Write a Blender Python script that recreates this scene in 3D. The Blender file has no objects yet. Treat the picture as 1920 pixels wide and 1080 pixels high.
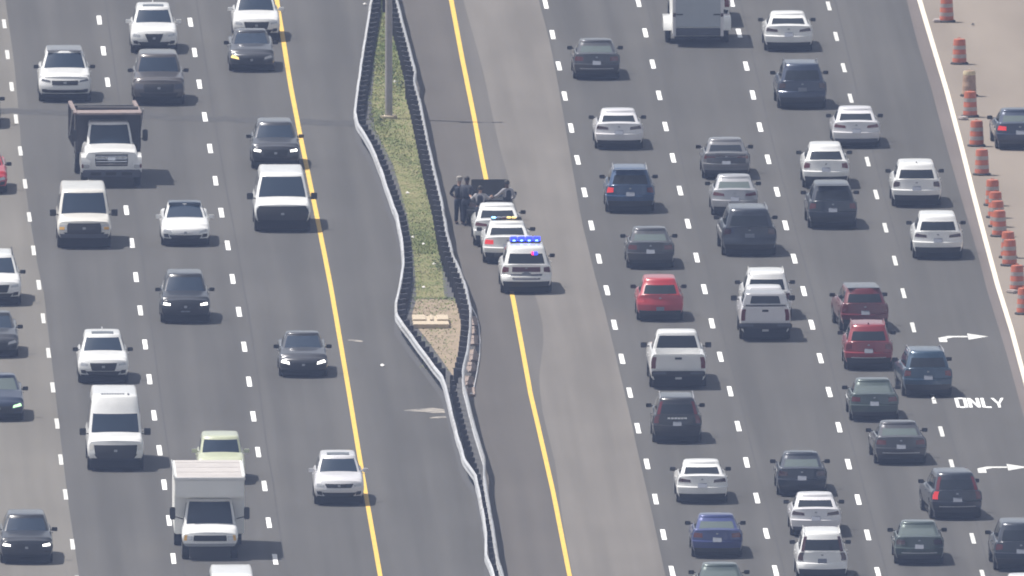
import bpy, bmesh, math, random
import numpy as np
from mathutils import Vector, Matrix
random.seed(7); np.random.seed(7)
R = math.radians
S = bpy.context.scene
COL = S.collection

# ------------------------------------------------------------------ camera, sky, sun, exposure
CAM = Vector((-48.93, -2125.0, 219.64)); PITCH, YAW, FPX = 0.102608, 0.0212896, 108196.8
cd = bpy.data.cameras.new('camera'); cam = bpy.data.objects.new('camera', cd); COL.objects.link(cam)
cam.location = CAM; cam.rotation_euler = (math.pi/2-PITCH, 0, -YAW)
cd.sensor_width = 36; cd.lens = FPX/1920*36; cd.clip_start = 50; cd.clip_end = 20000
cd.dof.use_dof = True; cd.dof.focus_distance = 1500; cd.dof.aperture_fstop = 19
S.camera = cam
SUN = Vector((-0.47, 0.20, 1.0)).normalized()
w = bpy.data.worlds.new('World'); S.world = w; w.use_nodes = True
nt = w.node_tree; bg = nt.nodes['Background']
sky = nt.nodes.new('ShaderNodeTexSky'); sky.sky_type = 'NISHITA'; sky.sun_disc = False
sky.sun_elevation = math.asin(SUN.z); sky.sun_rotation = math.atan2(SUN.x, SUN.y)
sky.air_density = 1.0; sky.dust_density = 1.6; sky.altitude = 200
hs = nt.nodes.new('ShaderNodeHueSaturation'); hs.inputs['Saturation'].default_value = .22   # hazy, whitish summer sky
nt.links.new(sky.outputs[0], hs.inputs['Color']); nt.links.new(hs.outputs[0], bg.inputs[0]); bg.inputs[1].default_value = 0.088
sd = bpy.data.lights.new('sun', 'SUN'); sd.energy = 4.6; sd.angle = R(0.55); sd.color = (1.0, 0.955, 0.90)
so = bpy.data.objects.new('sun', sd); COL.objects.link(so)
so.rotation_euler = SUN.to_track_quat('Z', 'Y').to_euler()
S.view_settings.view_transform = 'Standard'; S.view_settings.look = 'None'
S.view_settings.gamma = 1; S.view_settings.use_curve_mapping = False; S.view_settings.exposure = 0.37
HAZE = 0.78e-4

# ------------------------------------------------------------------ helpers
_f = Vector((math.sin(YAW)*math.cos(PITCH), math.cos(YAW)*math.cos(PITCH), -math.sin(PITCH)))
_r = Vector((math.cos(YAW), -math.sin(YAW), 0)); _u = _r.cross(_f)
def G(px, py, z=0.0):
    """survey a photo pixel (1920 x 1080) to a point of the place on the level z"""
    d = _f + _r*((px-960)/FPX) - _u*((py-540)/FPX)
    t = (z-CAM.z)/d.z
    return CAM + d*t
def tag(o, label=None, cat=None, group=None, kind=None):
    if label: o['label'] = label
    if cat: o['category'] = cat
    if group: o['group'] = group
    if kind: o['kind'] = kind
    return o
def empty(name, loc, rz=0):
    o = bpy.data.objects.new(name, None); COL.objects.link(o); o.location = loc; o.rotation_euler = (0, 0, rz)
    o.empty_display_size = .3
    return o
def link(name, me, mats=None, parent=None, smooth=None):
    o = bpy.data.objects.new(name, me); COL.objects.link(o)
    if mats is not None:
        for m in (mats if isinstance(mats, (list, tuple)) else [mats]): me.materials.append(m)
    if parent: o.parent = parent
    if smooth:
        me.polygons.foreach_set('use_smooth', [True]*len(me.polygons))
        me.set_sharp_from_angle(angle=R(smooth))
    return o
def mk(name, v, f, mat=None, parent=None, smooth=None):
    me = bpy.data.meshes.new(name); me.from_pydata([tuple(p) for p in v], [], f); me.update()
    bm = bmesh.new(); bm.from_mesh(me); bmesh.ops.recalc_face_normals(bm, faces=bm.faces); bm.to_mesh(me); bm.free()
    return link(name, me, mat, parent, smooth)
class MB:
    def __init__(s): s.v = []; s.f = []
    def box(s, x0, x1, y0, y1, z0, z1, M=None):
        n = len(s.v)
        for z in (z0, z1):
            for x, y in ((x0, y0), (x1, y0), (x1, y1), (x0, y1)):
                p = Vector((x, y, z)); s.v.append(tuple(M @ p) if M else tuple(p))
        s.f += [tuple(n+i for i in q) for q in ((3, 2, 1, 0), (4, 5, 6, 7), (0, 1, 5, 4), (1, 2, 6, 5), (2, 3, 7, 6), (3, 0, 4, 7))]
        return s
    def lathe(s, prof, n=16, axis='z', c=(0, 0, 0), cap=True):
        b = len(s.v)
        for r, h in prof:
            for i in range(n):
                a = 2*math.pi*i/n
                p = (r*math.cos(a), r*math.sin(a), h) if axis == 'z' else (h, r*math.cos(a), r*math.sin(a))
                s.v.append((p[0]+c[0], p[1]+c[1], p[2]+c[2]))
        for k in range(len(prof)-1):
            for i in range(n):
                j = (i+1) % n
                s.f.append((b+k*n+i, b+k*n+j, b+(k+1)*n+j, b+(k+1)*n+i))
        if cap:
            s.f.append(tuple(b+i for i in range(n))[::-1]); m = b+(len(prof)-1)*n; s.f.append(tuple(m+i for i in range(n)))
        return s
    def tube(s, pts, r, n=6):
        b = len(s.v); P = [Vector(p) for p in pts]
        for i, p in enumerate(P):
            t = (P[min(i+1, len(P)-1)]-P[max(i-1, 0)]).normalized()
            a = t.orthogonal().normalized() if abs(t.z) > .95 else t.cross(Vector((0, 0, 1))).normalized()
            c = t.cross(a)
            rr = r[i] if isinstance(r, (list, tuple)) else r
            for k in range(n):
                q = p + (a*math.cos(2*math.pi*k/n)+c*math.sin(2*math.pi*k/n))*rr; s.v.append(tuple(q))
        for i in range(len(P)-1):
            for k in range(n):
                j = (k+1) % n; s.f.append((b+i*n+k, b+i*n+j, b+(i+1)*n+j, b+(i+1)*n+k))
        s.f.append(tuple(b+k for k in range(n))[::-1]); m = b+(len(P)-1)*n; s.f.append(tuple(m+k for k in range(n)))
        return s
    def build(s, name, mat=None, parent=None, smooth=None, bevel=0):
        o = mk(name, s.v, s.f, mat, parent, smooth)
        if bevel:
            bm = bmesh.new(); bm.from_mesh(o.data)
            bmesh.ops.bevel(bm, geom=list(bm.edges), offset=bevel, segments=2, affect='EDGES', clamp_overlap=True)
            bm.to_mesh(o.data); bm.free()
            o.data.polygons.foreach_set('use_smooth', [True]*len(o.data.polygons)); o.data.set_sharp_from_angle(angle=R(50))
        return o

# ------------------------------------------------------------------ materials
def mat(name, col, rough=.6, metal=0, coat=0, spec=.5, emit=0, var=0, scale=8, stretch=(1, 1, 1), col2=None, bump=0, alpha=None):
    m = bpy.data.materials.new(name); m.use_nodes = True
    n = m.node_tree; b = n.nodes['Principled BSDF']
    b.inputs['Base Color'].default_value = (*col, 1); b.inputs['Roughness'].default_value = rough
    b.inputs['Metallic'].default_value = metal; b.inputs['Coat Weight'].default_value = coat; b.inputs['Coat Roughness'].default_value = .06
    b.inputs['Specular IOR Level'].default_value = spec
    if emit: b.inputs['Emission Color'].default_value = (*col, 1); b.inputs['Emission Strength'].default_value = emit
    if var or col2:
        tc = n.nodes.new('ShaderNodeTexCoord'); mp = n.nodes.new('ShaderNodeMapping'); mp.inputs['Scale'].default_value = stretch
        no = n.nodes.new('ShaderNodeTexNoise'); no.inputs['Scale'].default_value = scale; no.inputs['Detail'].default_value = 5
        rp = n.nodes.new('ShaderNodeValToRGB'); rp.color_ramp.elements[0].position = .3; rp.color_ramp.elements[1].position = .7
        c2 = col2 or tuple(c*(1+var) for c in col); c1 = col if col2 else tuple(c*(1-var) for c in col)
        rp.color_ramp.elements[0].color = (*c1, 1); rp.color_ramp.elements[1].color = (*c2, 1)
        n.links.new(tc.outputs['Object'], mp.inputs[0]); n.links.new(mp.outputs[0], no.inputs[0]); n.links.new(no.outputs[0], rp.inputs[0])
        n.links.new(rp.outputs[0], b.inputs['Base Color'])
        if bump:
            bp = n.nodes.new('ShaderNodeBump'); bp.inputs['Strength'].default_value = bump; bp.inputs['Distance'].default_value = .02
            n.links.new(no.outputs[0], bp.inputs['Height']); n.links.new(bp.outputs[0], b.inputs['Normal'])
    return m
def ground_mat(name, c1, c2, streak=(1.1, .014, 1), patch=.05, grain=.10, lane=0):
    """worn paving: long streaks along the road, broad blotches and fine grain"""
    m = bpy.data.materials.new(name); m.use_nodes = True
    n = m.node_tree; L = n.links.new; b = n.nodes['Principled BSDF']; b.inputs['Roughness'].default_value = .9; b.inputs['Specular IOR Level'].default_value = .3
    tc = n.nodes.new('ShaderNodeTexCoord')
    def noise(sc, scale, det):
        mp = n.nodes.new('ShaderNodeMapping'); mp.inputs['Scale'].default_value = sc
        no = n.nodes.new('ShaderNodeTexNoise'); no.inputs['Scale'].default_value = scale; no.inputs['Detail'].default_value = det
        L(tc.outputs['Object'], mp.inputs[0]); L(mp.outputs[0], no.inputs[0]); return no.outputs[0]
    def math_(op, a, bb):
        q = n.nodes.new('ShaderNodeMath'); q.operation = op
        for i, z in enumerate((a, bb)):
            if isinstance(z, (int, float)): q.inputs[i].default_value = z
            else: L(z, q.inputs[i])
        return q.outputs[0]
    s = noise(streak, 1.0, 4); p = noise((1, .25, 1), patch*4, 6); g = noise((1, 1, 1), 9, 6)
    t = math_('ADD', math_('MULTIPLY', s, .55), math_('ADD', math_('MULTIPLY', p, .35), math_('MULTIPLY', g, grain)))
    if lane:   # oil drip down the middle of each lane, tyre polish beside it
        sx = n.nodes.new('ShaderNodeSeparateXYZ'); L(tc.outputs['Object'], sx.inputs[0])
        ph = math_('MULTIPLY', math_('SUBTRACT', sx.outputs[0], lane), 2*math.pi/3.66)
        wv = math_('ADD', math_('COSINE', ph, 0), math_('MULTIPLY', math_('COSINE', math_('MULTIPLY', ph, 2), 0), -.55))
        br = noise((.3, .02, 1), 1.0, 3)
        t = math_('SUBTRACT', t, math_('MULTIPLY', math_('MULTIPLY', wv, br), .055))
    rp = n.nodes.new('ShaderNodeValToRGB'); rp.color_ramp.elements[0].position = .40; rp.color_ramp.elements[1].position = .61
    rp.color_ramp.elements[0].color = (*c1, 1); rp.color_ramp.elements[1].color = (*c2, 1)
    L(t, rp.inputs[0]); L(rp.outputs[0], b.inputs['Base Color'])
    bp = n.nodes.new('ShaderNodeBump'); bp.inputs['Strength'].default_value = .25; bp.inputs['Distance'].default_value = .01
    L(g, bp.inputs['Height']); L(bp.outputs[0], b.inputs['Normal'])
    return m
M = dict(
    asphalt_l=ground_mat('asphalt_left', (.066, .064, .061), (.092, .089, .085), lane=-19.3),
    asphalt_r=ground_mat('asphalt_right', (.063, .061, .058), (.088, .085, .081), lane=1.83),
    shoulder=ground_mat('shoulder_asphalt', (.083, .076, .070), (.103, .094, .086), patch=.1),
    strip=ground_mat('strip_asphalt', (.096, .090, .084), (.122, .114, .106)),
    band=ground_mat('worn_concrete', (.130, .119, .107), (.168, .154, .140), patch=.08),
    pink=ground_mat('edge_concrete', (.128, .108, .100), (.165, .142, .132), patch=.08),
    tan=ground_mat('tan_concrete', (.205, .172, .142), (.250, .212, .176), streak=(.5, .03, 1), patch=.06),
    tan_l=ground_mat('grey_tan_concrete', (.130, .121, .107), (.170, .159, .143), patch=.06),
    soil=mat('median_soil', (.155, .165, .055), .95, var=0, col2=(.25, .215, .11), scale=1.3, bump=.3),
    sand=mat('sandy_soil', (.23, .18, .125), .95, col2=(.34, .265, .185), scale=3, bump=.3),
    gravel=mat('dark_gravel', (.062, .061, .064), .95, col2=(.092, .09, .09), scale=6, bump=.4),
    white_line=mat('white_road_paint', (.88, .88, .88), .7, var=.04, scale=12),
    worn_line=mat('worn_white_paint', (.62, .62, .60), .75, var=.18, scale=14),
    cream_line=mat('cream_edge_paint', (.78, .70, .58), .7, var=.06, scale=5),
    yellow=mat('yellow_road_paint', (.74, .475, .085), .7, var=.12, scale=4),
    stain=mat('dark_patch_asphalt', (.053, .052, .052), .9, var=.25, scale=2),
    steel=mat('galvanised_steel', (.50, .505, .52), .45, .35, var=.12, scale=3),
    steel_dull=mat('dull_galvanised_steel', (.40, .40, .405), .6, .25, var=.22, scale=2), steel_new=mat('bright_galvanised_steel', (.58, .585, .60), .4, .35, var=.10, scale=3),
    post=mat('weathered_post', (.062, .060, .068), .85, var=.3, scale=6),
    pole=mat('weathered_pole_steel', (.36, .34, .33), .6, .15, var=.1, scale=4),
    concrete=mat('pale_concrete', (.50, .42, .31), .85, var=.1, scale=6),
    rubble=mat('rubble_concrete', (.28, .22, .19), .9, var=.25, scale=5),
    grass=mat('grass_blades', (.105, .160, .036), .8, col2=(.20, .215, .07), scale=.3),
    weed=mat('weed_leaves', (.04, .075, .022), .8, var=.3, scale=3),
    litter=mat('litter_white', (.75, .73, .70), .7), darklitter=mat('litter_dark', (.03, .03, .03), .7),
    powder=mat('spilled_powder', (.42, .38, .33), .95, col2=(.12, .115, .11), scale=2.5),
    glass=mat('vehicle_glass', (.016, .022, .026), .06, spec=.6),
    glass_teal=mat('windscreen_glass', (.022, .036, .060), .08, spec=.6),
    glass_rear=mat('rear_window_glass', (.014, .018, .024), .07, spec=.55),
    glass_pale=mat('sky_painted_glass', (.10, .125, .12), .10, spec=.8),  # sky reflection painted into the pale base colour
    black=mat('black_plastic', (.018, .018, .02), .55), dark=mat('dark_underbody', (.012, .012, .013), .9),
    tyre=mat('tyre_rubber', (.016, .016, .017), .85), rim=mat('wheel_alloy', (.42, .42, .43), .35, .8),
    chrome=mat('chrome', (.7, .7, .72), .15, 1), emblem=mat('dull_emblem', (.30, .31, .33), .35, .5), lamp=mat('headlamp_lens', (.55, .56, .58), .12, .3, coat=1),
    lamp_on=mat('lit_headlamp', (1, .97, .90), .2, emit=3.0), amber=mat('amber_lens', (.75, .42, .08), .25, coat=.6),
    tail=mat('tail_lens', (.125, .008, .012), .15, coat=1), tail_dark=mat('smoked_tail_lens', (.05, .012, .016), .15, coat=1),
    tail_glow=mat('lit_or_sunlit_tail', (.85, .05, .05), .3, emit=.35), plate=mat('licence_plate', (.19, .205, .25), .5),  # tail glow: lit brake lamps, and sunlight imitated on one lens
    blue_on=mat('lit_blue_lamp', (.03, .05, .85), .3, emit=1.6), blue_white=mat('lit_blue_white_lamp', (.25, .55, 1.0), .3, emit=2.6),
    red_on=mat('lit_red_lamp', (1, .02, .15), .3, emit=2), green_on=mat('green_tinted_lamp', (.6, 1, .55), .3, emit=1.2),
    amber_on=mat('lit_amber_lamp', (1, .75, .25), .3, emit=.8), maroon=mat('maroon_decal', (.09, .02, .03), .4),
    drum=mat('orange_drum_plastic', (.46, .125, .065), .5, var=.12, scale=4), drum_white=mat('drum_white_sheeting', (.38, .33, .31), .5, var=.08, scale=5),
    drum_faded=mat('faded_drum_plastic', (.36, .24, .17), .7, var=.15, scale=5), drum_faded2=mat('faded_drum_top', (.62, .52, .34), .7, var=.1, scale=5),
    rubber=mat('black_rubber_base', (.03, .028, .028), .8), box_white=mat('truck_box_panel', (.80, .80, .77), .5, var=.04, scale=1.5),
    roof_skin=mat('weathered_roof_skin', (.46, .43, .41), .6, var=.10, scale=1.2), box_grey=mat('trailer_panel', (.40, .43, .46), .45, var=.04, scale=1.5), dump=mat('dump_body_paint', (.035, .032, .036), .5, var=.25, scale=2),
    rust=mat('rusty_rim', (.24, .19, .18), .8, var=.2, scale=3), tarp=mat('rolled_tarp', (.06, .055, .055), .8),
    skin=mat('skin', (.42, .25, .18), .55), skin_dark=mat('dark_skin', (.09, .05, .04), .55), hair=mat('dark_hair', (.02, .016, .014), .6),
    hair_grey=mat('grey_hair', (.36, .33, .30), .7), navy=mat('navy_cloth', (.020, .024, .040), .85), slate=mat('slate_cloth', (.075, .08, .10), .85),
    light=mat('pale_grey_cloth', (.36, .35, .37), .85), boot=mat('black_boot', (.012, .012, .012), .5),
)
def paint(name, c, metal=0.0, rough=.30): return mat(name+'_paint', c, rough, metal, coat=.8, var=.05, scale=2.2)
P = dict(
    white=paint('white', (.80, .80, .79)), pearl=paint('pearl_white', (.72, .71, .73), .1), cream=paint('warm_white', (.70, .68, .63)),
    silver=paint('silver', (.46, .46, .48), .45), grey=paint('grey', (.17, .17, .18), .35), dkgrey=paint('dark_grey', (.052, .053, .060), .3),
    black=paint('black', (.012, .013, .017)), brown=paint('brown_grey', (.085, .075, .072), .3), blue=paint('blue', (.026, .066, .150), .25),
    dkblue=paint('dark_blue', (.022, .034, .070), .25), violet=paint('violet_blue', (.030, .045, .17), .2), red=paint('red', (.42, .022, .030)),
    dkred=paint('dark_red', (.125, .010, .018), .1), green=paint('grey_green', (.055, .078, .072), .3), lime=paint('pale_green', (.54, .57, .40)),
    teal=paint('teal_blue', (.018, .052, .095), .25), blackblue=paint('black_blue', (.016, .022, .036), .2), midred=paint('ruby_red', (.24, .018, .026), .1),
)

# ------------------------------------------------------------------ the setting
def strip(name, left, right, z, m, y0=-420, y1=640, step=6, kind='structure', parent=None):
    def fn(pl):
        q = sorted([(G(*p).y, G(*p).x) for p in pl]); ys = [a for a, b in q]; xs = [b for a, b in q]
        n = len(ys); k = max(1, n-1)
        sl = (xs[-1]-xs[0])/(ys[-1]-ys[0])
        def f(y):
            if y < ys[0]: return xs[0]+sl*(y-ys[0])
            if y > ys[-1]: return xs[-1]+sl*(y-ys[-1])
            return float(np.interp(y, ys, xs))
        return f
    fl = fn(left) if not callable(left) else left
    fr = fn(right) if not callable(right) else right
    ys = np.arange(y0, y1+.1, step); v = []; f = []
    for y in ys: v += [(fl(y), y, z), (fr(y), y, z)]
    for i in range(len(ys)-1): f.append((2*i, 2*i+1, 2*i+3, 2*i+2))
    o = mk(name, v, f, m, parent)
    for p in o.data.polygons:
        if p.normal.z < 0: o.data.flip_normals(); break
    if kind: o['kind'] = kind
    return o
def off(pl, d): return [(x+d, y) for x, y in pl]
seamL = [(10, 0), (27, 120), (38, 250), (41, 295), (53, 390), (72, 507), (81, 540), (97, 677), (110, 790), (127, 935), (147, 1072)]
med = [(720, 0), (712, 200), (790, 420), (800, 560), (850, 710), (880, 850), (915, 960), (932, 1080)]
medr = med
yelL = [(519, 0), (531, 75), (545, 162), (562, 250), (580, 337), (592, 395), (607, 470), (620, 536), (640, 652), (655, 740), (666, 808), (685, 922), (712, 1075)]
yelR = [(846, 0), (867, 112), (890, 225), (898, 269), (910, 330), (935, 440), (961, 555), (979, 652), (995, 740), (1011, 808), (1037, 922), (1067, 1075)]
bandL = [(868, 0), (886, 60), (905, 130), (918, 190), (935, 270), (955, 340), (985, 450), (1002, 552), (1017, 595), (1019, 640), (1010, 715), (1016, 765), (1026, 810), (1042, 872), (1056, 985), (1074, 1080)]
bandR = [(1010, 0), (1030, 75), (1045, 150), (1060, 237), (1072, 307), (1090, 412), (1115, 515), (1132, 575), (1157, 677), (1185, 795), (1193, 835), (1222, 960), (1246, 1072)]
edgeW = [(1724, 0), (1750, 87), (1775, 170), (1801, 268), (1822, 352), (1845, 440), (1871, 537), (1897, 620), (1917, 695), (2022, 1075)]
pinkL = [(1700, 0), (1722, 87), (1742, 150), (1773, 268), (1802, 370), (1832, 470), (1851, 545), (1888, 665), (1915, 765), (2002, 1075)]
g = MB(); g.v = [(-900, -2500, -.004), (900, -2500, -.004), (900, 2600, -.004), (-900, 2600, -.004)]; g.f = [(0, 1, 2, 3)]
tag(g.build('ground', M['tan']), kind='structure')
strip('ramp_pavement', off(seamL, -700), seamL, .002, M['tan_l'])
strip('road', seamL, med, .002, M['asphalt_l']).name = 'road'
strip('median_shoulder', med, off(yelR, 4), .002, M['shoulder'])
strip('shoulder_strip', off(yelR, 4), [(a+3, b) for a, b in bandL], .002, M['strip'])
strip('worn_lane', bandL, bandR, .006, M['band'])
strip('road', bandR, pinkL, .002, M['asphalt_r'])
strip('road_edge', pinkL, edgeW, .002, M['pink'])
strip('yellow_line', off(yelL, -4.2), off(yelL, 4.2), .010, M['yellow'], step=3)
strip('yellow_line', off(yelR, -4.2), off(yelR, 4.2), .010, M['yellow'], step=3)
strip('edge_line', off(edgeW, -4.5), off(edgeW, 4.5), .010, M['cream_line'], step=3)
# dark joint that runs across the carriageways
def crossband(pl, t, z, m):
    v = []; f = []
    for i, (x, y) in enumerate(pl):
        k = t*(0.75+.5*random.random())
        v += [tuple(G(x, y-k/2, z)), tuple(G(x, y+k/2, z))]
    for i in range(len(pl)-1): f.append((2*i, 2*i+1, 2*i+3, 2*i+2))
    tag(mk('road_joint', v, f, m), kind='structure')
crossband([(-40+i*22, 208+.036*(-40+i*22)+random.uniform(-2, 2)) for i in range(34)], 10, .0075, M['stain'])

# broken lane lines: every painted dash lies where it was surveyed
DASH = {
 'a': [(8, 45), (14, 103), (22, 163), (30, 223), (38, 283), (47, 345), (55, 407), (63, 470), (73, 535), (81, 597), (91, 662), (99, 727), (107, 795), (114, 862), (123, 928), (136, 1021)],
 'b': [(186, 38), (194, 96), (202, 155), (211, 215), (219, 275), (237, 395), (247, 456), (255, 520), (263, 582), (272, 646), (280, 711), (289, 779), (299, 845), (308, 909), (317, 977), (325, 1047)],
 'c': [(357, 42), (365, 99), (374, 158), (384, 219), (394, 279), (404, 339), (415, 399), (427, 461), (436, 523), (448, 585), (458, 650), (467, 716), (475, 781), (484, 848), (496, 912), (504, 981), (516, 1049)],
 'd': [(1023, 8), (1036, 65), (1048, 124), (1059, 181), (1071, 241), (1083, 300), (1096, 361), (1109, 423), (1123, 486), (1138, 545), (1152, 609), (1166, 673), (1181, 737), (1196, 804), (1213, 870), (1229, 936), (1244, 1003), (1260, 1071)],
 'e': [(1197, 5), (1210, 62), (1224, 121), (1236, 179), (1248, 238), (1262, 297), (1275, 358), (1290, 420), (1306, 483), (1321, 543), (1335, 607), (1351, 670), (1369, 734), (1384, 800), (1400, 868), (1419, 934), (1437, 1001), (1454, 1070)],
 'f': [(1372, 5), (1386, 63), (1399, 124), (1412, 179), (1425, 239), (1440, 299), (1457, 360), (1473, 423), (1489, 485), (1507, 546), (1522, 609), (1538, 672), (1555, 736), (1573, 802), (1591, 871), (1609, 937), (1627, 1004), (1646, 1074)],
 'g': [(1554, 12), (1568, 69), (1582, 127), (1595, 185), (1612, 244), (1627, 304), (1643, 365), (1660, 427), (1678, 489), (1694, 550), (1712, 614), (1731, 680), (1750, 747), (1765, 809), (1785, 872), (1805, 940), (1824, 1010)],
}
for key, pl in DASH.items():
    root = tag(empty('lane_line', G(*pl[8])), kind='structure')
    mm = M['worn_line'] if key in 'ag' else M['white_line']; hw = .075 if key in 'ag' else .088
    q = [G(*p) for p in pl]; sl = (q[0].x-q[-1].x)/(q[0].y-q[-1].y)
    # carry the line on beyond the frame at both ends
    q = [Vector((q[0].x+sl*12.19*i, q[0].y+12.19*i, 0)) for i in (3, 2, 1)] + q + [Vector((q[-1].x-sl*12.19*i, q[-1].y-12.19*i, 0)) for i in (1, 2, 3)]
    hl = 1.75
    for c in q:
        c = c + Vector((0, 0, .010)); e = random.uniform(-.12, .12); v = []
        for dy in (-hl+e, -.6, .6, hl+e):
            for sx in (-1, 1): v.append(Vector((c.x+sl*dy+sx*hw*random.uniform(.93, 1.05), c.y+dy, c.z))-root.location)
        mk('dash', v, [(0, 1, 3, 2), (2, 3, 5, 4), (4, 5, 7, 6)], mm, root)
for key, dx in (('e', .32), ('f', .34), ('g', .30), ('b', .34), ('c', .36)):
    pl = DASH[key]; k_ = 49*dx
    strip('pavement_seam', off(pl, k_-1.1), off(pl, k_+1.1), .0065, M['stain'], step=10)
# turn arrows and the word ONLY painted on the right-hand lane
def flat(name, polys, cx, cy, m, sx=1, sy=1):
    c = G(cx, cy, .010); v = []; f = []
    for p in polys:
        n = len(v); v += [(c.x+a*sx, c.y+b*sy, c.z) for a, b in p]; f.append(tuple(range(n, n+len(p))))
    o = mk(name, v, f, m); o['kind'] = 'structure'; return o
arrow = [[(-.90, -1.55), (-.60, -1.55), (-.60, -.35), (-.90, -.05)], [(-.90, -.05), (-.60, -.35), (-.35, .10), (-.52, .62)], [(-.52, .62), (-.35, .10), (.22, .12), (.22, .62)],
         [(.20, -.75), (.95, .37), (.20, 1.5)]]
flat('turn_arrow', arrow, 1805, 633, M['worn_line']); flat('turn_arrow', arrow, 1879, 878, M['worn_line'])
def bar(a, b, t):
    a, b = Vector(a), Vector(b); d = (b-a).normalized(); n = Vector((-d.y, d.x))
    n = Vector((n.x*t, n.y*t*1.7)); return [tuple(a+n), tuple(a-n), tuple(b-n), tuple(b+n)]
T = .064
def letters():
    o = []; h = 1.65
    o += [bar((-.84, -h), (-.84, h), T), bar((-.54, -h), (-.54, h), T), bar((-.79, h-.1), (-.59, h-.1), .14), bar((-.79, -h+.1), (-.59, -h+.1), .14)]
    o += [bar((-.38, -h), (-.38, h), T), bar((-.08, -h), (-.08, h), T), [(-.325, h), (-.325, h-1.1), (-.135, -h), (-.135, -h+1.1)]]
    o += [bar((.10, -h), (.10, h), T), bar((.155, -h+.1), (.37, -h+.1), .14)]
    o += [[(.42, h), (.53, h), (.66, 0.1), (.60, -.35)], [(.90, h), (.79, h), (.661, .1), (.72, -.35)], [(.605, -.34), (.66, .1), (.715, -.34), (.71, -h), (.61, -h)]]
    return o
flat('only_lettering', letters(), 1838, 755, M['white_line'])

# ------------------------------------------------------------------ median: soil, gravel margins, grass, kerb rubble
def poly_sheet(name, pl, z, m, kind='structure'):
    v = [tuple(G(x, y, z)) for x, y in pl]; o = mk(name, v, [tuple(range(len(v)))], m)
    if o.data.polygons[0].normal.z < 0: o.data.flip_normals()
    o['kind'] = kind; return o
railL = [(712, -60), (699, 0), (694, 30), (683, 100), (677, 140), (671, 180), (668, 212), (673, 232), (697, 270), (712, 307), (730, 357), (747, 407), (757, 457), (759, 495), (752, 540), (745, 565), (745, 590), (767, 622), (805, 672), (830, 705), (838, 727), (847, 765), (857, 807), (872, 860), (895, 893), (903, 935), (914, 997), (914, 1042), (925, 1068), (934, 1100), (945, 1150)]
railR = [(727, -60), (742, 0), (751, 38), (761, 73), (770, 111), (777, 135), (774, 151), (782, 178), (789, 211), (795, 240), (801, 270), (812, 320), (826, 377), (835, 432), (847, 477), (865, 520), (872, 542), (880, 577), (879, 615), (874, 660), (865, 695), (867, 722), (877, 760), (889, 806), (905, 860), (905, 893), (912, 935), (923, 997), (930, 1042), (937, 1068), (946, 1100), (958, 1150)]
def px_at(pl, z):
    q = sorted([(G(x, y, z).y, G(x, y, z).x) for x, y in pl]); return [a for a, b in q], [b for a, b in q]
yl, xl = px_at(railL, .72); yr, xr = px_at(railR, .72)
fL = lambda y: float(np.interp(y, yl, xl)); fR = lambda y: float(np.interp(y, yr, xr))
Y0, Y1 = max(yl[0], yr[0]), min(yl[-1], yr[-1])
strip('median_margin', lambda y: fL(y)-.12, lambda y: max(fR(y)+.15, fL(y)+.1), .012, M['gravel'], y0=Y0, y1=Y1, step=1.5)
grassL = [(718, -60), (710, 40), (703, 130), (697, 190), (702, 240), (720, 275), (737, 310), (752, 360), (767, 420), (776, 480), (780, 540), (781, 560)]
grassR = [(735, -60), (738, 40), (748, 90), (757, 150), (765, 200), (777, 250), (790, 300), (806, 380), (818, 450), (828, 500), (832, 545), (834, 560)]
gl = px_at(grassL, 0); gr = px_at(grassR, 0)
glf = lambda y: float(np.interp(y, *gl)); grf = lambda y: float(np.interp(y, *gr))
strip('median_soil', glf, grf, .018, M['soil'], y0=gl[0][0], y1=gl[0][-1], step=1.5)
poly_sheet('sandy_soil', [(781, 560), (772, 592), (776, 606), (800, 636), (833, 682), (850, 706), (858, 700), (864, 655), (866, 615), (860, 580), (852, 562)], .020, M['sand'])
# tufts of grass
v = []; f = []
def tuft(x, y, z, n, h):
    for _ in range(n):
        a = random.uniform(0, 6.283); b = random.uniform(.03, .12); hh = h*random.uniform(.5, 1.2); wd = random.uniform(.012, .03)
        px, py = x+random.gauss(0, .10), y+random.gauss(0, .2); k = len(v); c, s_ = math.cos(a), math.sin(a)
        v.extend([(px-s_*wd, py+c*wd, z), (px+s_*wd, py-c*wd, z), (px+c*b, py+s_*b, z+hh)]); f.append((k, k+1, k+2))
ya, yb = gl[0][0], gl[0][-1]
for _ in range(9000):
    y = random.uniform(ya, yb); a, b = glf(y), grf(y); x = random.uniform(a-.03, b+.03)
    d = .5+.5*math.sin(y*.13+2.1)*math.cos(x*1.7+y*.05)
    if y < ya+16: d *= .35
    if random.random() < .35+.65*d: tuft(x, y, .018, 4, .02+.05*d)
for _ in range(500):
    t_ = random.random()**2.2; y = ya-26*t_; c_ = G(818, 560); x = c_.x+random.uniform(-.9, .75)*(1-.35*t_)-.012*(y-ya)*-1
    tuft(x, y, .020, 3, .05)
go = mk('grass', v, f, M['grass']); tag(go, kind='stuff')
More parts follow.
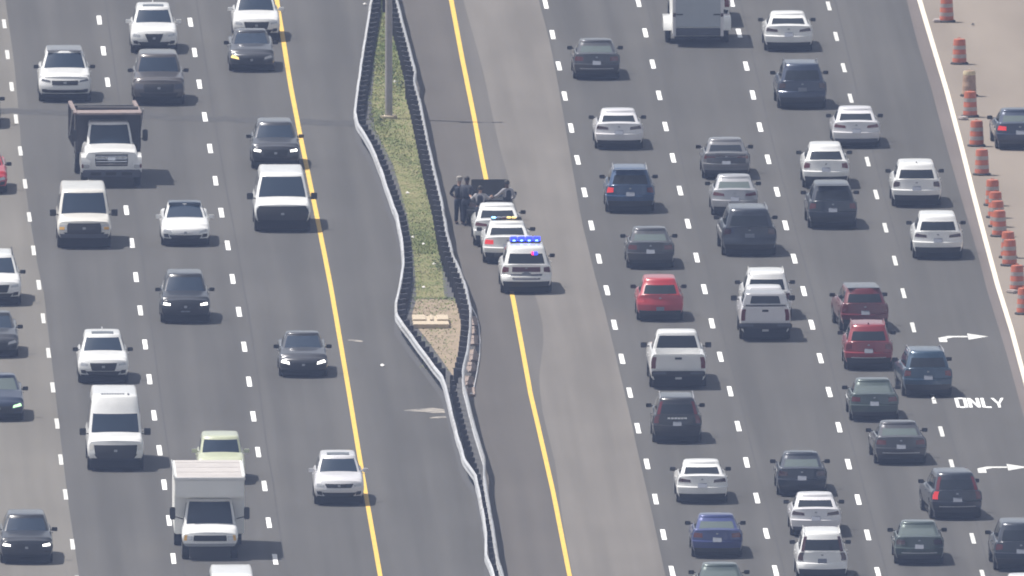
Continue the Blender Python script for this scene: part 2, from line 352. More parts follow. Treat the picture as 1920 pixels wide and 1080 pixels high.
# a few taller weeds along the rails
for i, (wx, wy) in enumerate([(736, 150), (751, 172), (822, 505), (712, 235)]):
    b = MB(); c = G(wx, wy, .018)
    for k in range(60):
        a = random.uniform(0, 6.28); r = random.uniform(0, .28); h = random.uniform(.05, .42)
        n = len(b.v); px, py = r*math.cos(a), r*math.sin(a)*1.5; q = random.uniform(.05, .10); t = random.uniform(0, 6.28)
        b.v += [(px, py, h), (px+q*math.cos(t), py+q*math.sin(t), h+.04), (px+q*math.cos(t+1), py+q*math.sin(t+1), h-.01)]; b.f.append((n, n+1, n+2))
    o = empty('weed', c); tag(b.build('leaves', M['weed'], o), kind='stuff')
    tag(o, ['low green weed clump left of the light pole', 'green weed clump with white litter right of the light pole', 'low weed at the bare end of the grass strip', 'weed clump just below the foot of the light pole'][i], 'weed', 'weeds in the median')
# concrete drain inlet
c = G(809, 616, .02); t = tag(empty('drain_inlet', c), 'pale concrete drain inlet lying in bare sandy soil between guardrails', 'drain')
MB().box(-.66, .66, 0, 3.0, 0, .16).build('slab', M['concrete'], t, bevel=.02)
MB().box(-.66, -.17, 1.2, 2.9, .163, .22).build('lid', M['concrete'], t, bevel=.015); MB().box(-.03, .10, 1.2, 2.9, .163, .22).build('lid', M['concrete'], t, bevel=.015); MB().box(.22, .66, 1.2, 2.9, .163, .22).build('lid', M['concrete'], t, bevel=.015)
# broken kerb along the right rail, with a fallen cable
rub = [(887, 603, .20, 5), (887, 622, .16, 4), (888, 640, .22, 5), (888, 668, .2, 6), (884, 690, .2, 5), (880, 715, .2, 5), (884, 737, .17, 4)]
for i, (x, y, hw_, ln) in enumerate(rub):
    b = MB(); n = 7; c = G(x, y, .012)
    for j in range(n):
        k = (j/(n-1)-.5)*ln*.62; a = hw_*random.uniform(.6, 1.1)
        b.v += [(-a, k, 0), (-a*.8, k, .06*random.uniform(.5, 1.3)), (a*.8, k, .07*random.uniform(.5, 1.3)), (a, k, 0)]
    for j in range(n-1):
        for q in range(3): b.f.append((4*j+q, 4*j+q+1, 4*j+q+5, 4*j+q+4))
    b.f += [(0, 1, 2, 3), tuple(4*(n-1)+q for q in (3, 2, 1, 0))]
    o = b.build('broken_curb', M['rubble'], smooth=40); o.location = c
    tag(o, 'broken tan kerb piece, %s along the foot of the right guardrail' % ['farthest of seven', 'second of seven', 'third of seven', 'middle one', 'third from the nearest', 'second from the nearest', 'nearest of seven'][i], 'kerb piece', 'broken kerb pieces')
tag(MB().tube([tuple(G(x, y, .05)) for x, y in [(884, 575), (893, 592), (898, 612), (900, 640), (899, 668), (894, 700), (888, 730)]], .025).build('fallen_cable', M['steel']), 'thin pale cable lying beside the broken kerb pieces', 'cable')
# spilled pale powder at the left rail, and bits of litter
def spill(pl, z):
    v = [tuple(G(x, y, z)) for x, y in pl]; n = len(v)//2; f = [(i, i+1, 2*n-2-i, 2*n-1-i) for i in range(n-1)]
    return tag(mk('spilled_powder', v, f, M['powder']), kind='stuff')
spill([(758, 769), (775, 767.5), (795, 766), (812, 764.5), (828, 766.5), (846, 769.5), (846, 775), (828, 774), (812, 774.5), (795, 772), (775, 771), (758, 770)], .008)
spill([(806, 783), (818, 781), (830, 780), (842, 779), (842, 783), (830, 783.5), (818, 784), (806, 784)], .008)
spill([(652, 637), (660, 636), (668, 637), (680, 639), (680, 641.5), (668, 640.5), (660, 639), (652, 638)], .008)
LIT = [(684, 9, 'white scrap beside the top of the left guardrail'), (741, 154, 'white scrap in the weeds by the light pole'), (764, 363, 'white scrap at the left edge of the green grass'), (774, 446, 'small pale scrap beside the left rail posts'),
       (794, 459, 'white scrap on the grass level with the second police sedan'), (813, 496, 'larger white scrap on the grass above the bare soil'), (795, 540, 'white scrap where the grass gives out'), (884, 740, 'white scrap on the shoulder below the broken kerb'), (717, 686, 'tiny pale scrap on the left shoulder below the drain'),
       (1750, 748, 'white scrap on the lane line just left of the word ONLY'), (1824, 47, 'dark scrap on the tan pavement right of the farthest drum')]
for x, y, lb in LIT:
    b = MB(); n = 7
    for i in range(n):
        a = 6.283*i/n; r = random.uniform(.045, .10); b.v.append((r*math.cos(a), 2.0*r*math.sin(a), random.uniform(.0, .05)))
    b.v.append((0, 0, .09))
    for i in range(n): b.f.append((i, (i+1) % n, n))
    b.f.append(tuple(range(n))[::-1])
    o = b.build('scrap', M['darklitter'] if lb.startswith('dark') else M['litter']); o.location = G(x, y, .02)
    tag(o, lb, 'scrap', 'scraps of litter')

# ------------------------------------------------------------------ guardrails
def guardrail(fx, side, label):
    """W-beam facing its traffic; side=-1 faces left"""
    ys = list(np.arange(Y0, Y1, .95)); root = tag(empty('guardrail', (fx(ys[0]), ys[0], 0)), label, 'guardrail', 'median guardrails')
    pts = [Vector((fx(y), y, 0)) for y in ys]
    prof = [(-.0, .44), (.035, .455), (.08, .50), (.08, .53), (.015, .585), (.015, .615), (.08, .67), (.08, .70), (.035, .745), (0, .76)]
    prof = prof + [(a-.014, b) for a, b in prof[::-1]]
    n = len(prof); base = root.location
    def ringat(i, o_):
        p = pts[i]; t = (pts[min(i+1, len(pts)-1)]-pts[max(i-1, 0)]).normalized(); nv = Vector((t.y, -t.x, 0))*side
        dz = .02*math.sin(p.y*.31)+.012*math.sin(p.y*.77+1)
        return [p+nv*(a+.02+o_)+Vector((0, 0, z+dz))-base for a, z in prof], t
    for c, i0 in enumerate(range(0, len(pts)-1, 4)):
        i1 = min(i0+4, len(pts)-1); o_ = .006*(c % 2)+random.uniform(-.006, .006); rings = []
        for i in range(i0, i1+1):
            rg, t = ringat(i, o_)
            if i == i0: rg = [q-t*.16 for q in rg]
            if i == i1: rg = [q+t*.16 for q in rg]
            rings.append(rg)
        v = [q for rg in rings for q in rg]; f = []
        for i in range(len(rings)-1):
            for k in range(n):
                j = (k+1) % n; f.append((i*n+k, i*n+j, (i+1)*n+j, (i+1)*n+k))
        f += [tuple(range(n)), tuple((len(rings)-1)*n+k for k in range(n))[::-1]]
        mk('rail_panel', v, f, random.choice([M['steel'], M['steel'], M['steel_dull'], M['steel_new']]), root, 50)
    pm = bpy.data.meshes.new('post'); bb = MB().box(-.30, -.18, -.07, .07, 0, .76); pm.from_pydata(bb.v, [], bb.f); pm.materials.append(M['post'])
    bm_ = bpy.data.meshes.new('block'); bb = MB().box(-.177, .0, -.06, .06, .44, .735); bm_.from_pydata(bb.v, [], bb.f); bm_.materials.append(M['post'])
    for i in range(1, len(pts)-1, 2):
        p = pts[i]; gap = fR(p.y)-fL(p.y)
        if gap < .85:
            if side < 0:
                o = bpy.data.objects.new('post', pm); COL.objects.link(o); o.parent = root; o.location = p+Vector((max(gap, .1)/2-.24, 0, -.06))-base; o.rotation_euler = (0, 0, math.pi)
                o.location.x += .62*0; o.location.x -= 0
            continue
        t = (pts[i+1]-pts[i-1]).normalized(); nv = Vector((t.y, -t.x, 0))*side; ang = math.atan2(nv.y, nv.x)
        for nm, me in (('post', pm), ('block', bm_)):
            o = bpy.data.objects.new(nm, me); COL.objects.link(o); o.parent = root; o.location = p-base; o.rotation_euler = (random.uniform(-.02, .02), 0, ang)
    return root
guardrail(fL, -1, 'left galvanised guardrail bulging towards the oncoming lanes beside the grass')
guardrail(fR, 1, 'right galvanised guardrail running beside the stopped police cars')
# light pole in the grass; unseen top kept low to shorten its shadow
c = G(729, 222, .018); t = tag(empty('light_pole', c), 'grey steel light pole standing in the grass between guardrails', 'light pole')
MB().lathe([(.32, 0), (.32, .10), (.30, .12)], 20).build('base_plate', M['concrete'], t, 40)
MB().lathe([(.145, .12), (.135, 4), (.12, 7.4)], 16).build('pole', M['pole'], t, 40)
for sx in (-1, 1):
    MB().tube([(0, 0, 7.3), (sx*.45, 0, 7.45)], [.06, .05], 8).build('arm', M['pole'], t, 40)
    MB().box(sx*.62-.2, sx*.62+.2, -.16, .16, 7.38, 7.54).build('lamp_head', M['pole'], t, bevel=.04)

# ------------------------------------------------------------------ traffic drums
def drum_meshes():
    n = 20; Hh = .98
    prof = [(.285, .06), (.285, .22), (.27, .235), (.27, .40), (.255, .415), (.255, .57), (.24, .585), (.24, .74), (.225, .755), (.225, .90), (.20, .94), (.09, .95)]
    b = MB().lathe(prof, n); return b
def drum(x, y, label, faded=False, tilt=0):
    t = tag(empty('traffic_drum', G(x, y, 0), random.uniform(0, 3)), label, 'traffic drum', 'traffic drums along the work zone'); t.rotation_euler = (tilt, tilt*.6, random.uniform(0, 3))
    m = M['drum_faded'] if faded else M['drum']
    MB().lathe([(.275, .06), (.275, .22), (.268, .232), (.262, .40), (.256, .412), (.252, .57), (.247, .582), (.243, .74), (.238, .752), (.235, .90), (.21, .97), (.08, .985)], 22).build('barrel', m, t, 35)
    for z0, z1, r0, r1 in ((.245, .39, .272, .266), (.585, .73, .251, .247)):
        MB().lathe([(r0, z0), (r1, z1)], 22, cap=False).build('white_band', M['drum_faded'] if faded else M['drum_white'], t, 60)
    MB().lathe([(.35, 0), (.35, .05), (.31, .075), (.275, .08)], 22).build('rubber_base', M['rubber'], t, 40)
    MB().tube([(-.06, 0, .975), (-.05, 0, 1.03), (.05, 0, 1.03), (.06, 0, .975)], .014).build('handle', M['drum_faded2'] if faded else m, t, 40)
    if faded: MB().lathe([(.241, .82), (.239, .905), (.215, .975)], 22, cap=False).build('top_band', M['drum_faded2'], t, 40)
for i, a in enumerate([(1775, 44, 'orange and white drum farthest up the row, with a pale sandbag at its foot'), (1799, 123, 'orange and white drum standing alone, second from the far end'),
          (1817, 183, 'sun-bleached brown drum with a yellowish top', True), (1819, 222, 'orange drum directly in front of the bleached brown drum'),
          (1831, 277, 'orange drum level with the dark car on the ramp'), (1841, 331, 'orange drum just before the gap above the tight cluster'),
          (1861, 388, 'farthest orange drum of the tight cluster of four'), (1866, 411, 'second farthest orange drum of the tight cluster of four'), (1870, 428, 'third orange drum of the tight cluster of four'), (1874, 446, 'nearest orange drum of the tight cluster of four'),
          (1890, 486, 'bright red-topped drum just behind another below the cluster'), (1893, 501, 'orange drum touching the red-topped drum behind it'),
          (1907, 549, 'orange drum with an amber-tinted top near the right frame edge'), (1920, 592, 'nearest drum, half cut off at the right frame edge')]):
    drum(a[0], a[1]-3, a[2], len(a) > 3, random.uniform(-.02, .02))
for i, (x, y, lb) in enumerate([(1757, 41, 'pale sandbag beside the farthest traffic drum'), (1806, 224, 'pale sandbag in front of the drum by the bleached one'), (1899, 549, 'small pale sandbag left of the amber-topped drum')]):
    b = MB().box(-.16, .16, -.28, .28, 0, .11).build('sandbag', M['drum_white'], bevel=.045); b.location = G(x, y, .002); b.rotation_euler = (0, 0, .3*i)
    tag(b, lb, 'sandbag', 'sandbags at the drums')

# ------------------------------------------------------------------ vehicles
class Shape:
    """lofted car body: lower body + greenhouse, with points on every face for the parts"""
    def __init__(s, **k):
        d = dict(L=4.75, W=1.84, H=1.45, zb=.21, belt=.95, top=None, wr=.325, fa=.93, ra=1.0, plan=.30, planr=.30, bow=.17, bowr=.13,
                 gz0=None, yf0=.85, yr0=-1.75, yf1=.10, yr1=-1.05, w0=.89, w1=.66, fin=None, rin=None, bed=None, tum=.12, crown=.04)
        d.update(k); s.__dict__.update(d)
        if s.W < 2.0 and s.L > 3.5: s.W *= .965
        s.gz0 = s.gz0 or s.belt-.03; s.h = s.L/2
        s.top = s.top or [(-s.h, .99), (-s.h+.22, 1.03), (s.yr0, 1.0), (s.yf0, s.belt+.02), (s.h-.5, .84), (s.h, .70)]
    def zt(s, y): return float(np.interp(y, [a for a, b in s.top], [b for a, b in s.top]))
    def levels(s, y):
        zt = s.zt(y); e = min(1, (s.h-abs(y))/.35); hw = s.W/2*(.955+.045*math.sin(e*math.pi/2)); zb = s.zb
        hgt = zt-zb
        lv = [(zb, .89), (zb+.07, .94), (zb+.28*hgt, .98), (zb+.50*hgt, 1.0), (zb+.54*hgt, 1.0), (zb+.78*hgt, .985), (zb+.90*hgt, .95), (zt-.018, .905), (zt, .85)]
        return [(z, hw*k) for z, k in lv]
    def inset(s, sg, z):
        p = (s.fin if sg > 0 else s.rin)
        return float(np.interp(z, [a for a, b in p], [b for a, b in p])) if p else 0
    def warp(s, x, y, z):
        sg = 1 if y > 0 else -1; k = (abs(y)-(s.h-.55))/.55
        if k <= 0: return y
        k = k*k*(3-2*k); u = min(1.1, abs(x)/(s.W/2))
        return y-sg*k*((s.plan if sg > 0 else s.planr)*u**2.4+s.inset(sg, z))
    def end(s, sg, u, z, o=.008):
        lv = s.levels(sg*s.h); lz = [a for a, b in lv]; hw = float(np.interp(z, lz, [b for a, b in lv])); x = u*hw
        y = float(np.interp(z, lz, [s.warp(u*b, sg*s.h, a) for a, b in lv]))
        return Vector((x+u*o*.6, y+sg*o, z))
    def body(s, m, parent):
        ys = {-s.h, -s.h+.05, -s.h+.15, -s.h+.32, s.h, s.h-.05, s.h-.15, s.h-.32, 0, s.yf0, s.yr0}
        cy = [(-s.h+s.ra), (s.h-s.fa)]; r = s.wr+.055
        for c in cy:
            for q in (-1.001, -.97, -.85, -.6, -.3, 0, .3, .6, .85, .97, 1.001): ys.add(c+q*r)
        for a, b in s.top: ys.add(a)
        if s.bed: ys |= {s.bed[0], s.bed[0]+.004, s.bed[1], s.bed[1]-.004}
        ys = sorted(y for y in ys if abs(y) <= s.h+1e-6); ys = [y for i, y in enumerate(ys) if i == 0 or y-ys[i-1] > .0035]
        J = 10; T = [-1+2*j/J for j in range(J+1)]
        if s.bed: T = [-1, -.9, -.895, -.5, -.25, 0, .25, .5, .895, .9, 1]
        V = []; F = []; rings = []
        for y in ys:
            lv = s.levels(y); za = -1
            for c in cy:
                if abs(y-c) < r: za = max(za, s.wr+math.sqrt(max(0, r*r-(y-c)**2)))
            lv = [(max(z, min(za, lv[-1][0]-.02)) if za > 0 else z, w_) for z, w_ in lv]
            zt, wt = lv[-1]; inb = s.bed and s.bed[0]+.002 < y < s.bed[1]-.002
            ring = []
            for z, w_ in lv: ring.append((-w_, z))
            for t in T[1:-1]:
                z = zt+s.crown*(1-t*t)*(0 if s.bed and y < s.bed[1] else 1)
                if inb and abs(t) < .8999: z = s.bed[2]
                ring.append((t*wt, z))
            for z, w_ in lv[::-1]: ring.append((w_, z))
            b = len(V); V += [(x, s.warp(x, y, z), z) for x, z in ring]; rings.append((b, len(ring), lv))
        n = rings[0][1]
        for i in range(len(ys)-1):
            a, b = rings[i][0], rings[i+1][0]
            for k in range(n):
                j = (k+1) % n; F.append((a+k, a+j, b+j, b+k))
        K = len(rings[0][2])
        for idx, sg in ((0, -1), (len(ys)-1, 1)):
            b, n_, lv = rings[idx]; y = ys[idx]; grid = []
            for k in range(K):
                row = [b+k]
                if k == K-1: row += [b+K-1+q for q in range(1, J)]
                else:
                    for t in T[1:-1]:
                        row.append(len(V)); z, w_ = lv[k]; V.append((t*w_, s.warp(t*w_, y, z), z))
                row.append(b+n_-1-k); grid.append(row)
            for k in range(K-1):
                for j in range(J): F.append((grid[k][j], grid[k][j+1], grid[k+1][j+1], grid[k+1][j]))
        b = len(V); s._gh(V, F)
        return mk('body', V, F, m, parent, 42)
    # greenhouse
    def lev(s, t):
        z1 = s.H-s.tum; z = s.gz0+(z1-s.gz0)*t
        c = t+.10*t*(1-t)
        return z, s.yf0+(s.yf1-s.yf0)*(t*.96+.04*t*t), s.yr0+(s.yr1-s.yr0)*t, s.W/2*(s.w0+(s.w1-s.w0)*t+.05*t*(1-t))
    def gp(s, face, a, t, o=.0):
        def raw(a, t):
            z, yf, yr, hw = s.lev(t)
            if face == 'F': return Vector((a*(hw-.05), yf-s.bow*abs(a)**2.2, z))
            if face == 'R': return Vector((-a*(hw-.05), yr+s.bowr*abs(a)**2.2, z))
            yy = yr+s.bowr+.05+(yf-s.bow-.05-yr-s.bowr-.05)*a
            x = hw-.02*(2*a-1)**4
            return Vector((x if face == 'T' else -x, yy, z))
        p = raw(a, t)
        if o:
            e = .01; du = raw(a+e, t)-raw(a-e, t); dv = raw(a, t+e)-raw(a, t-e); n = du.cross(dv).normalized()
            ref = {'F': Vector((0, 1, .3)), 'R': Vector((0, -1, .3)), 'T': Vector((1, 0, .2)), 'L': Vector((-1, 0, .2))}[face]
            if n.dot(ref) < 0: n = -n
            p = p+n*o
        return p
    def _gh(s, V, F):
        def ring(t):
            o = [s.gp('F', a, t) for a in np.linspace(-1, 1, 9)] + [s.gp('T', a, t) for a in np.linspace(1, 0, 6)]
            o += [s.gp('R', a, t) for a in np.linspace(-1, 1, 9)] + [s.gp('L', a, t) for a in np.linspace(0, 1, 6)]
            return o
        R_ = [ring(t) for t in (0, .25, .5, .75, 1)]
        c = Vector((0, (s.yf1+s.yr1)/2, 0))
        for k, dz, sh in ((.45, .6, .035), (.92, .86, .11), (1.0, 1.0, .32)):
            rr = []
            for p in R_[4]:
                q = c+(Vector((p.x, p.y, 0))-c)*(1-sh*(1 if True else 0)); rr.append(Vector((q.x, q.y, s.H-s.tum+(s.tum-.012)*dz)))
            R_.append(rr)
        n = len(R_[0]); b = len(V)
        for rr in R_: V += [tuple(p) for p in rr]
        for i in range(len(R_)-1):
            for k in range(n):
                j = (k+1) % n; F.append((b+i*n+k, b+i*n+j, b+(i+1)*n+j, b+(i+1)*n+k))
        V.append((c.x, c.y, s.H)); top = len(V)-1; m = b+(len(R_)-1)*n
        for k in range(n): F.append((m+k, m+(k+1) % n, top))
        F.append(tuple(b+k for k in range(n)))
    def patch(s, name, fn, m, parent, nu=6, nv=3, depth=.02, o=.007):
        """thin raised panel that follows a surface; fn(a, b, offset) with a, b in 0..1"""
        V = []; F = []
        for off_ in (o, o-depth):
            for j in range(nv+1):
                for i in range(nu+1): V.append(fn(i/nu, j/nv, off_))
        n = (nu+1)*(nv+1)
        for j in range(nv):
            for i in range(nu):
                a = j*(nu+1)+i; F.append((a, a+1, a+nu+2, a+nu+1)); F.append((n+a, n+a+nu+1, n+a+nu+2, n+a+1))
        edge = [i for i in range(nu+1)] + [(j+1)*(nu+1)-1 for j in range(1, nv+1)] + [nv*(nu+1)+i for i in range(nu-1, -1, -1)] + [j*(nu+1) for j in range(nv-1, 0, -1)]
        for i in range(len(edge)):
            a, b = edge[i], edge[(i+1) % len(edge)]; F.append((a, b, n+b, n+a))
        return mk(name, V, F, m, parent, 40)
    def epatch(s, name, sg, q, m, parent, nu=4, nv=2, o=.008):
        """panel on the nose or tail; q = four (u, z): low-left, low-right, high-right, high-left"""
        def fn(a, b, off_):
            u = (q[0][0]*(1-a)+q[1][0]*a)*(1-b)+(q[3][0]*(1-a)+q[2][0]*a)*b
            z = (q[0][1]*(1-a)+q[1][1]*a)*(1-b)+(q[3][1]*(1-a)+q[2][1]*a)*b
            return s.end(sg, u, z, off_)
        return s.patch(name, fn, m, parent, nu, nv, .03, o)
    def gpatch(s, name, face, a0, a1, t0, t1, m, parent, inset=0, o=.007, nu=6, nv=3):
        def fn(a, b, off_):
            aa = a0+(a1-a0)*a; sh = inset*b; mid = (a0+a1)/2
            return s.gp(face, mid+(aa-mid)*(1-sh), t0+(t1-t0)*b, off_)
        return s.patch(name, fn, m, parent, nu, nv, .02, o)
    def rpatch(s, name, x0, x1, y0, y1, m, parent, o=.006):
        def fn(a, b, off_):
            x = x0+(x1-x0)*a; y = y0+(y1-y0)*b; c = (s.yf1+s.yr1)/2
            e = max(abs(x)/(s.W/2*s.w1), abs(y-c)/abs(s.yf1-c)); z = float(np.interp(e, [0, .7, .91, .97, 1], [s.H, s.H-.012, s.H-.012-.14*(s.tum-.012), s.H-.012-.4*(s.tum-.012), s.H-s.tum]))
            return Vector((x, y, z+off_))
        return s.patch(name, fn, m, parent, 10, 24, .015, o)
WHEEL = {}
def wheels(parent, s, rimmat):
    w_ = .22 if s.W < 1.95 else .25
    key = (round(s.wr, 3), w_, rimmat.name)
    if key not in WHEEL:
        a = MB().lathe([(s.wr*.62, -w_/2), (s.wr*.93, -w_/2), (s.wr, -w_/2+.03), (s.wr, w_/2-.03), (s.wr*.93, w_/2), (s.wr*.62, w_/2)], 20, 'x')
        b = MB().lathe([(s.wr*.60, 0), (s.wr*.62, w_/2+.004), (s.wr*.52, w_/2-.008), (s.wr*.16, w_/2-.03), (s.wr*.14, w_/2+.002)], 20, 'x')
        for k in range(5):
            t = 2*math.pi*k/5; b.box(w_/2-.03, w_/2+.0, -.03, .03, s.wr*.12, s.wr*.55, Matrix.Rotation(t, 4, 'X'))
        ms = []
        for nm, q, mm in (('tyre', a, M['tyre']), ('rim', b, rimmat)):
            me = bpy.data.meshes.new(nm); me.from_pydata(q.v, [], q.f); me.materials.append(mm)
            me.polygons.foreach_set('use_smooth', [True]*len(me.polygons)); me.set_sharp_from_angle(angle=R(35)); ms.append(me)
        WHEEL[key] = ms
    for y in (-s.h+s.ra, s.h-s.fa):
        for sx in (-1, 1):
            o = bpy.data.objects.new('wheel', WHEEL[key][0]); COL.objects.link(o); o.parent = parent
            o.location = (sx*(s.W/2-w_/2-.012), y, s.wr); o.rotation_euler = (random.uniform(0, 1), 0, 0 if sx > 0 else math.pi)
            r = bpy.data.objects.new('rim', WHEEL[key][1]); COL.objects.link(r); r.parent = o
def mirrors(s, parent, m, y, z, big=1.0, spread=.0):
    hw = s.W/2; z -= .10*(big-1)
    for sx in (-1, 1):
        b = MB(); n = 8; pr = [(0, -.02), (.05*big, 0), (.075*big, .05), (.075*big, .13), (.04*big, .17)]
        x0 = sx*(hw-.10); x1 = sx*(hw-.03+spread); x2 = sx*(hw-.03+spread+.20*big**.3)
        b.box(min(x0, x1), max(x0, x1), y-.03, y+.03, z+.02, z+.06)
        b.box(min(x1, x2), max(x1, x2), y-.055, y+.055, z-.01, z+.13*big)
        b.build('mirror', m, parent, bevel=.014)
def vehicle(name, label, cat, xp, yp, heading, s, pm, group, front='car', tail='corner', plate=None, glassF=None, glassR=None, rails=None, sunroof=False, roofm=None,
            head=None, tailm=None, mir=None, lights=None, yaw=0, rim=None, bumper=None, spoiler=False, rwin=(.87, .12, .75), fwin=(.93, .05, .97), grille=None, side=True, antenna=False, hz=0, skirt=True, grilleq=None, plate_f=False, lowband=None, bandtxt=False, tailbar=None):
    """heading +1 drives away, -1 comes towards us; (xp, yp) is the photo pixel of the near end on the ground"""
    yp += {'suv': 9.5, 'minivan': 9, 'van': 9, 'pickup': 8, 'police_suv': 6}.get(name, 5.5)
    gpt = G(xp, yp, .004)
    loc = gpt+Vector((-math.sin(yaw)*s.h*heading, s.h, 0))
    root = tag(empty(name, loc, (0 if heading > 0 else math.pi)+yaw), label, cat, group)
    s.body(pm, root)
    gF = glassF or M['glass_teal']; gR = glassR or M['glass_rear']; mir = mir or M['black']
    s.gpatch('windshield', 'F', -fwin[0], fwin[0], fwin[1], fwin[2], gF, root)
    if rwin: s.gpatch('rear_window', 'R', -rwin[0], rwin[0], rwin[1], rwin[2], gR, root)
    if side:
        for fc in 'LT':
            sp = [(.05, .30), (.335, .60), (.635, .93)] if s.yf0-s.yr0 > 3 else [(.07, .47), (.51, .91)]
            for a0, a1 in sp: s.gpatch('side_window', fc, a0, a1, .12, .88, M['glass'], root, inset=.12)
    # nose
    zb = s.zb; zn = s.zt(s.h); hh = zn-zb
    hm = M['lamp_on'] if head == 'on' else (head or M['lamp'])
    if front == 'car':
        q = [(.58, zn-.19), (.96, zn-.13), (.95, zn-.03), (.62, zn-.10)]
        gq = grilleq or [(-.50, zn-.30), (.50, zn-.30), (.55, zn-.12), (-.55, zn-.12)]; iq = [(-.62, zb+.06), (.62, zb+.06), (.70, zb+.20), (-.70, zb+.20)]
    elif front == 'suv':
        q = [(.64, zn-.18), (.94, zn-.16), (.94, zn-.07), (.64, zn-.11)]
        gq = grilleq or [(-.46, zn-.36), (.46, zn-.36), (.57, zn-.08), (-.57, zn-.08)]; iq = [(-.60, zb+.05), (.60, zb+.05), (.74, zb+.20), (-.74, zb+.20)]
    elif front == 'truck':
        q = [(.64, zn-.30), (.96, zn-.30), (.96, zn-.10), (.64, zn-.10)]
        gq = grilleq or [(-.58, zn-.42), (.58, zn-.42), (.60, zn-.09), (-.60, zn-.09)]; iq = [(-.70, zb+.04), (.70, zb+.04), (.80, zb+.22), (-.80, zb+.22)]
    if front == 'truck' and grilleq:
        u0 = max(.64, gq[2][0]+.02); q = [(u0, zn-.30), (.97, zn-.30), (.97, zn-.10), (u0, zn-.10)]
    if front == 'slit':
        q = [(.58, zn-.17), (.96, zn-.13), (.95, zn-.06), (.60, zn-.11)]
        gq = grilleq or [(-.5, zn-.28), (.5, zn-.28), (.54, zn-.11), (-.54, zn-.11)]; iq = [(-.80, zb+.10), (.80, zb+.10), (.86, zb+.22), (-.86, zb+.22)]
    for sx in (-1, 1):
        qq = [(sx*u, z) for u, z in q]; s.epatch('headlight', 1, qq, hm[0 if sx > 0 else 1] if isinstance(hm, tuple) else hm, root)
        if front != 'truck': s.epatch('fog_lamp_recess', 1, [(sx*.72, zb+.10), (sx*.93, zb+.12), (sx*.93, zb+.24), (sx*.74, zb+.24)], M['black'], root)
    gr = s.epatch('grille', 1, gq, grille or M['black'], root, 10, 4, .02)
    zg = (gq[0][1]+gq[2][1])/2
    b = s.epatch('emblem', 1, [(-.06, zg-.035), (.06, zg-.035), (.06, zg+.045), (-.06, zg+.045)], M['emblem'], gr, 1, 1, .032)
    s.epatch('lower_intake', 1, iq, M['black'], root, 10, 2, .016)
    s.epatch('chin', 1, [(-.97, zb+.0), (.97, zb+.0), (.98, zb+.07), (-.98, zb+.07)], M['dark'], root, 10, 2, .03)
    if plate_f: s.epatch('license_plate', 1, [(-.19, zb+.17), (.19, zb+.17), (.19, zb+.32), (-.19, zb+.32)], M['plate'], root, 1, 1, .02)
    # tail
    zt = s.zt(-s.h); tm = tailm or M['tail']
    if tail == 'corner': tq = [(.60, zt-.24), (.97, zt-.24), (.97, zt-.07), (.62, zt-.09)]
    elif tail == 'thin': tq = [(.46, zt-.21), (.97, zt-.19), (.97, zt-.06), (.50, zt-.11)]
    elif tail == 'suv': tq = [(.72, zt-.24), (.985, zt-.28), (.985, zt-.06), (.74, zt-.08)]
    elif tail == 'truck': tq = [(.83, zt-.52), (.985, zt-.52), (.985, zt-.10), (.83, zt-.10)]
    elif tail == 'tall': tq = [(.78, zt-.30), (.985, zt-.30), (.985, zt-.02), (.80, zt-.02)]
    for sx in (-1, 1):
        m_ = tm if not isinstance(tm, tuple) else tm[0 if sx < 0 else 1]
        s.epatch('taillight', -1, [(sx*u, z) for u, z in tq], m_, root, 3, 2)
        if tail == 'tall': s.gpatch('pillar_light', 'R', *((-.99, -.84) if sx > 0 else (.84, .99)), .05, .93, M['tail'] if isinstance(tm, tuple) else m_, root, o=.012, nu=2)
    if tail == 'truck': s.epatch('valance', -1, [(-.97, zb-.0), (.97, zb-.0), (.97, zb+.30), (-.97, zb+.30)], M['dark'], root, 8, 1, .012)
    pz = plate if plate else zt-.30
    s.epatch('license_plate', -1, [(-.18, pz-.075), (.18, pz-.075), (.18, pz+.075), (-.18, pz+.075)], M['plate'], root, 1, 1, .016)
    if tail != 'truck':
        s.epatch('bumper', -1, [(-.975, zb+.0), (.975, zb+.0), (.96, zb+(.14 if name == 'car' else .20)), (-.96, zb+(.14 if name == 'car' else .20))], M['black'] if bumper is None else M['slate'] if bumper == P['silver'] else M['black'], root, 10, 2, .03)  # black lower valance, painted higher to take in the shade beneath it
        s.epatch('rear_emblem', -1, [(-.045, zt-.12), (.045, zt-.12), (.045, zt-.07), (-.045, zt-.07)], M['emblem'], root, 1, 1, .012)
        if bandtxt:
            for a in (-.42, -.27, -.13, .02, .16, .30): s.epatch('sticker', -1, [(a, zt-.14), (a+.12, zt-.14), (a+.12, zt-.08), (a, zt-.08)], W_, root, 1, 1, .014)
        if tailbar:
            s.epatch('light_bar_lens', -1, [(-.90, zt-.10), (.90, zt-.10), (.90, zt-.05), (-.90, zt-.05)], M['tail_dark'], root, 8, 1, .012)
            s.epatch('rear_panel', -1, [(-.86, zb+.24), (.86, zb+.24), (.86, zt-.13), (-.86, zt-.13)], tailbar, root, 8, 1, .006)
        if lowband: s.epatch('trim_strip', -1, [(-.75, zb+.20), (.75, zb+.20), (.75, zb+.23), (-.75, zb+.23)], lowband, root, 8, 1, .02)
    MB().box(-s.W*.44, s.W*.44, -s.h+.20, s.h-.20, .11, zb+.06).build('underbody_shade', M['dark'], root)  # underside slab, enlarged and dark to deepen the shade below the vehicle
    wheels(root, s, rim or M['rim'])
    mirrors(s, root, mir, s.yf0-.42, s.belt+.0, {'van': 1.8, 'pickup': 1.4}.get(name, 1.0), {'van': .05, 'pickup': .05}.get(name, 0))
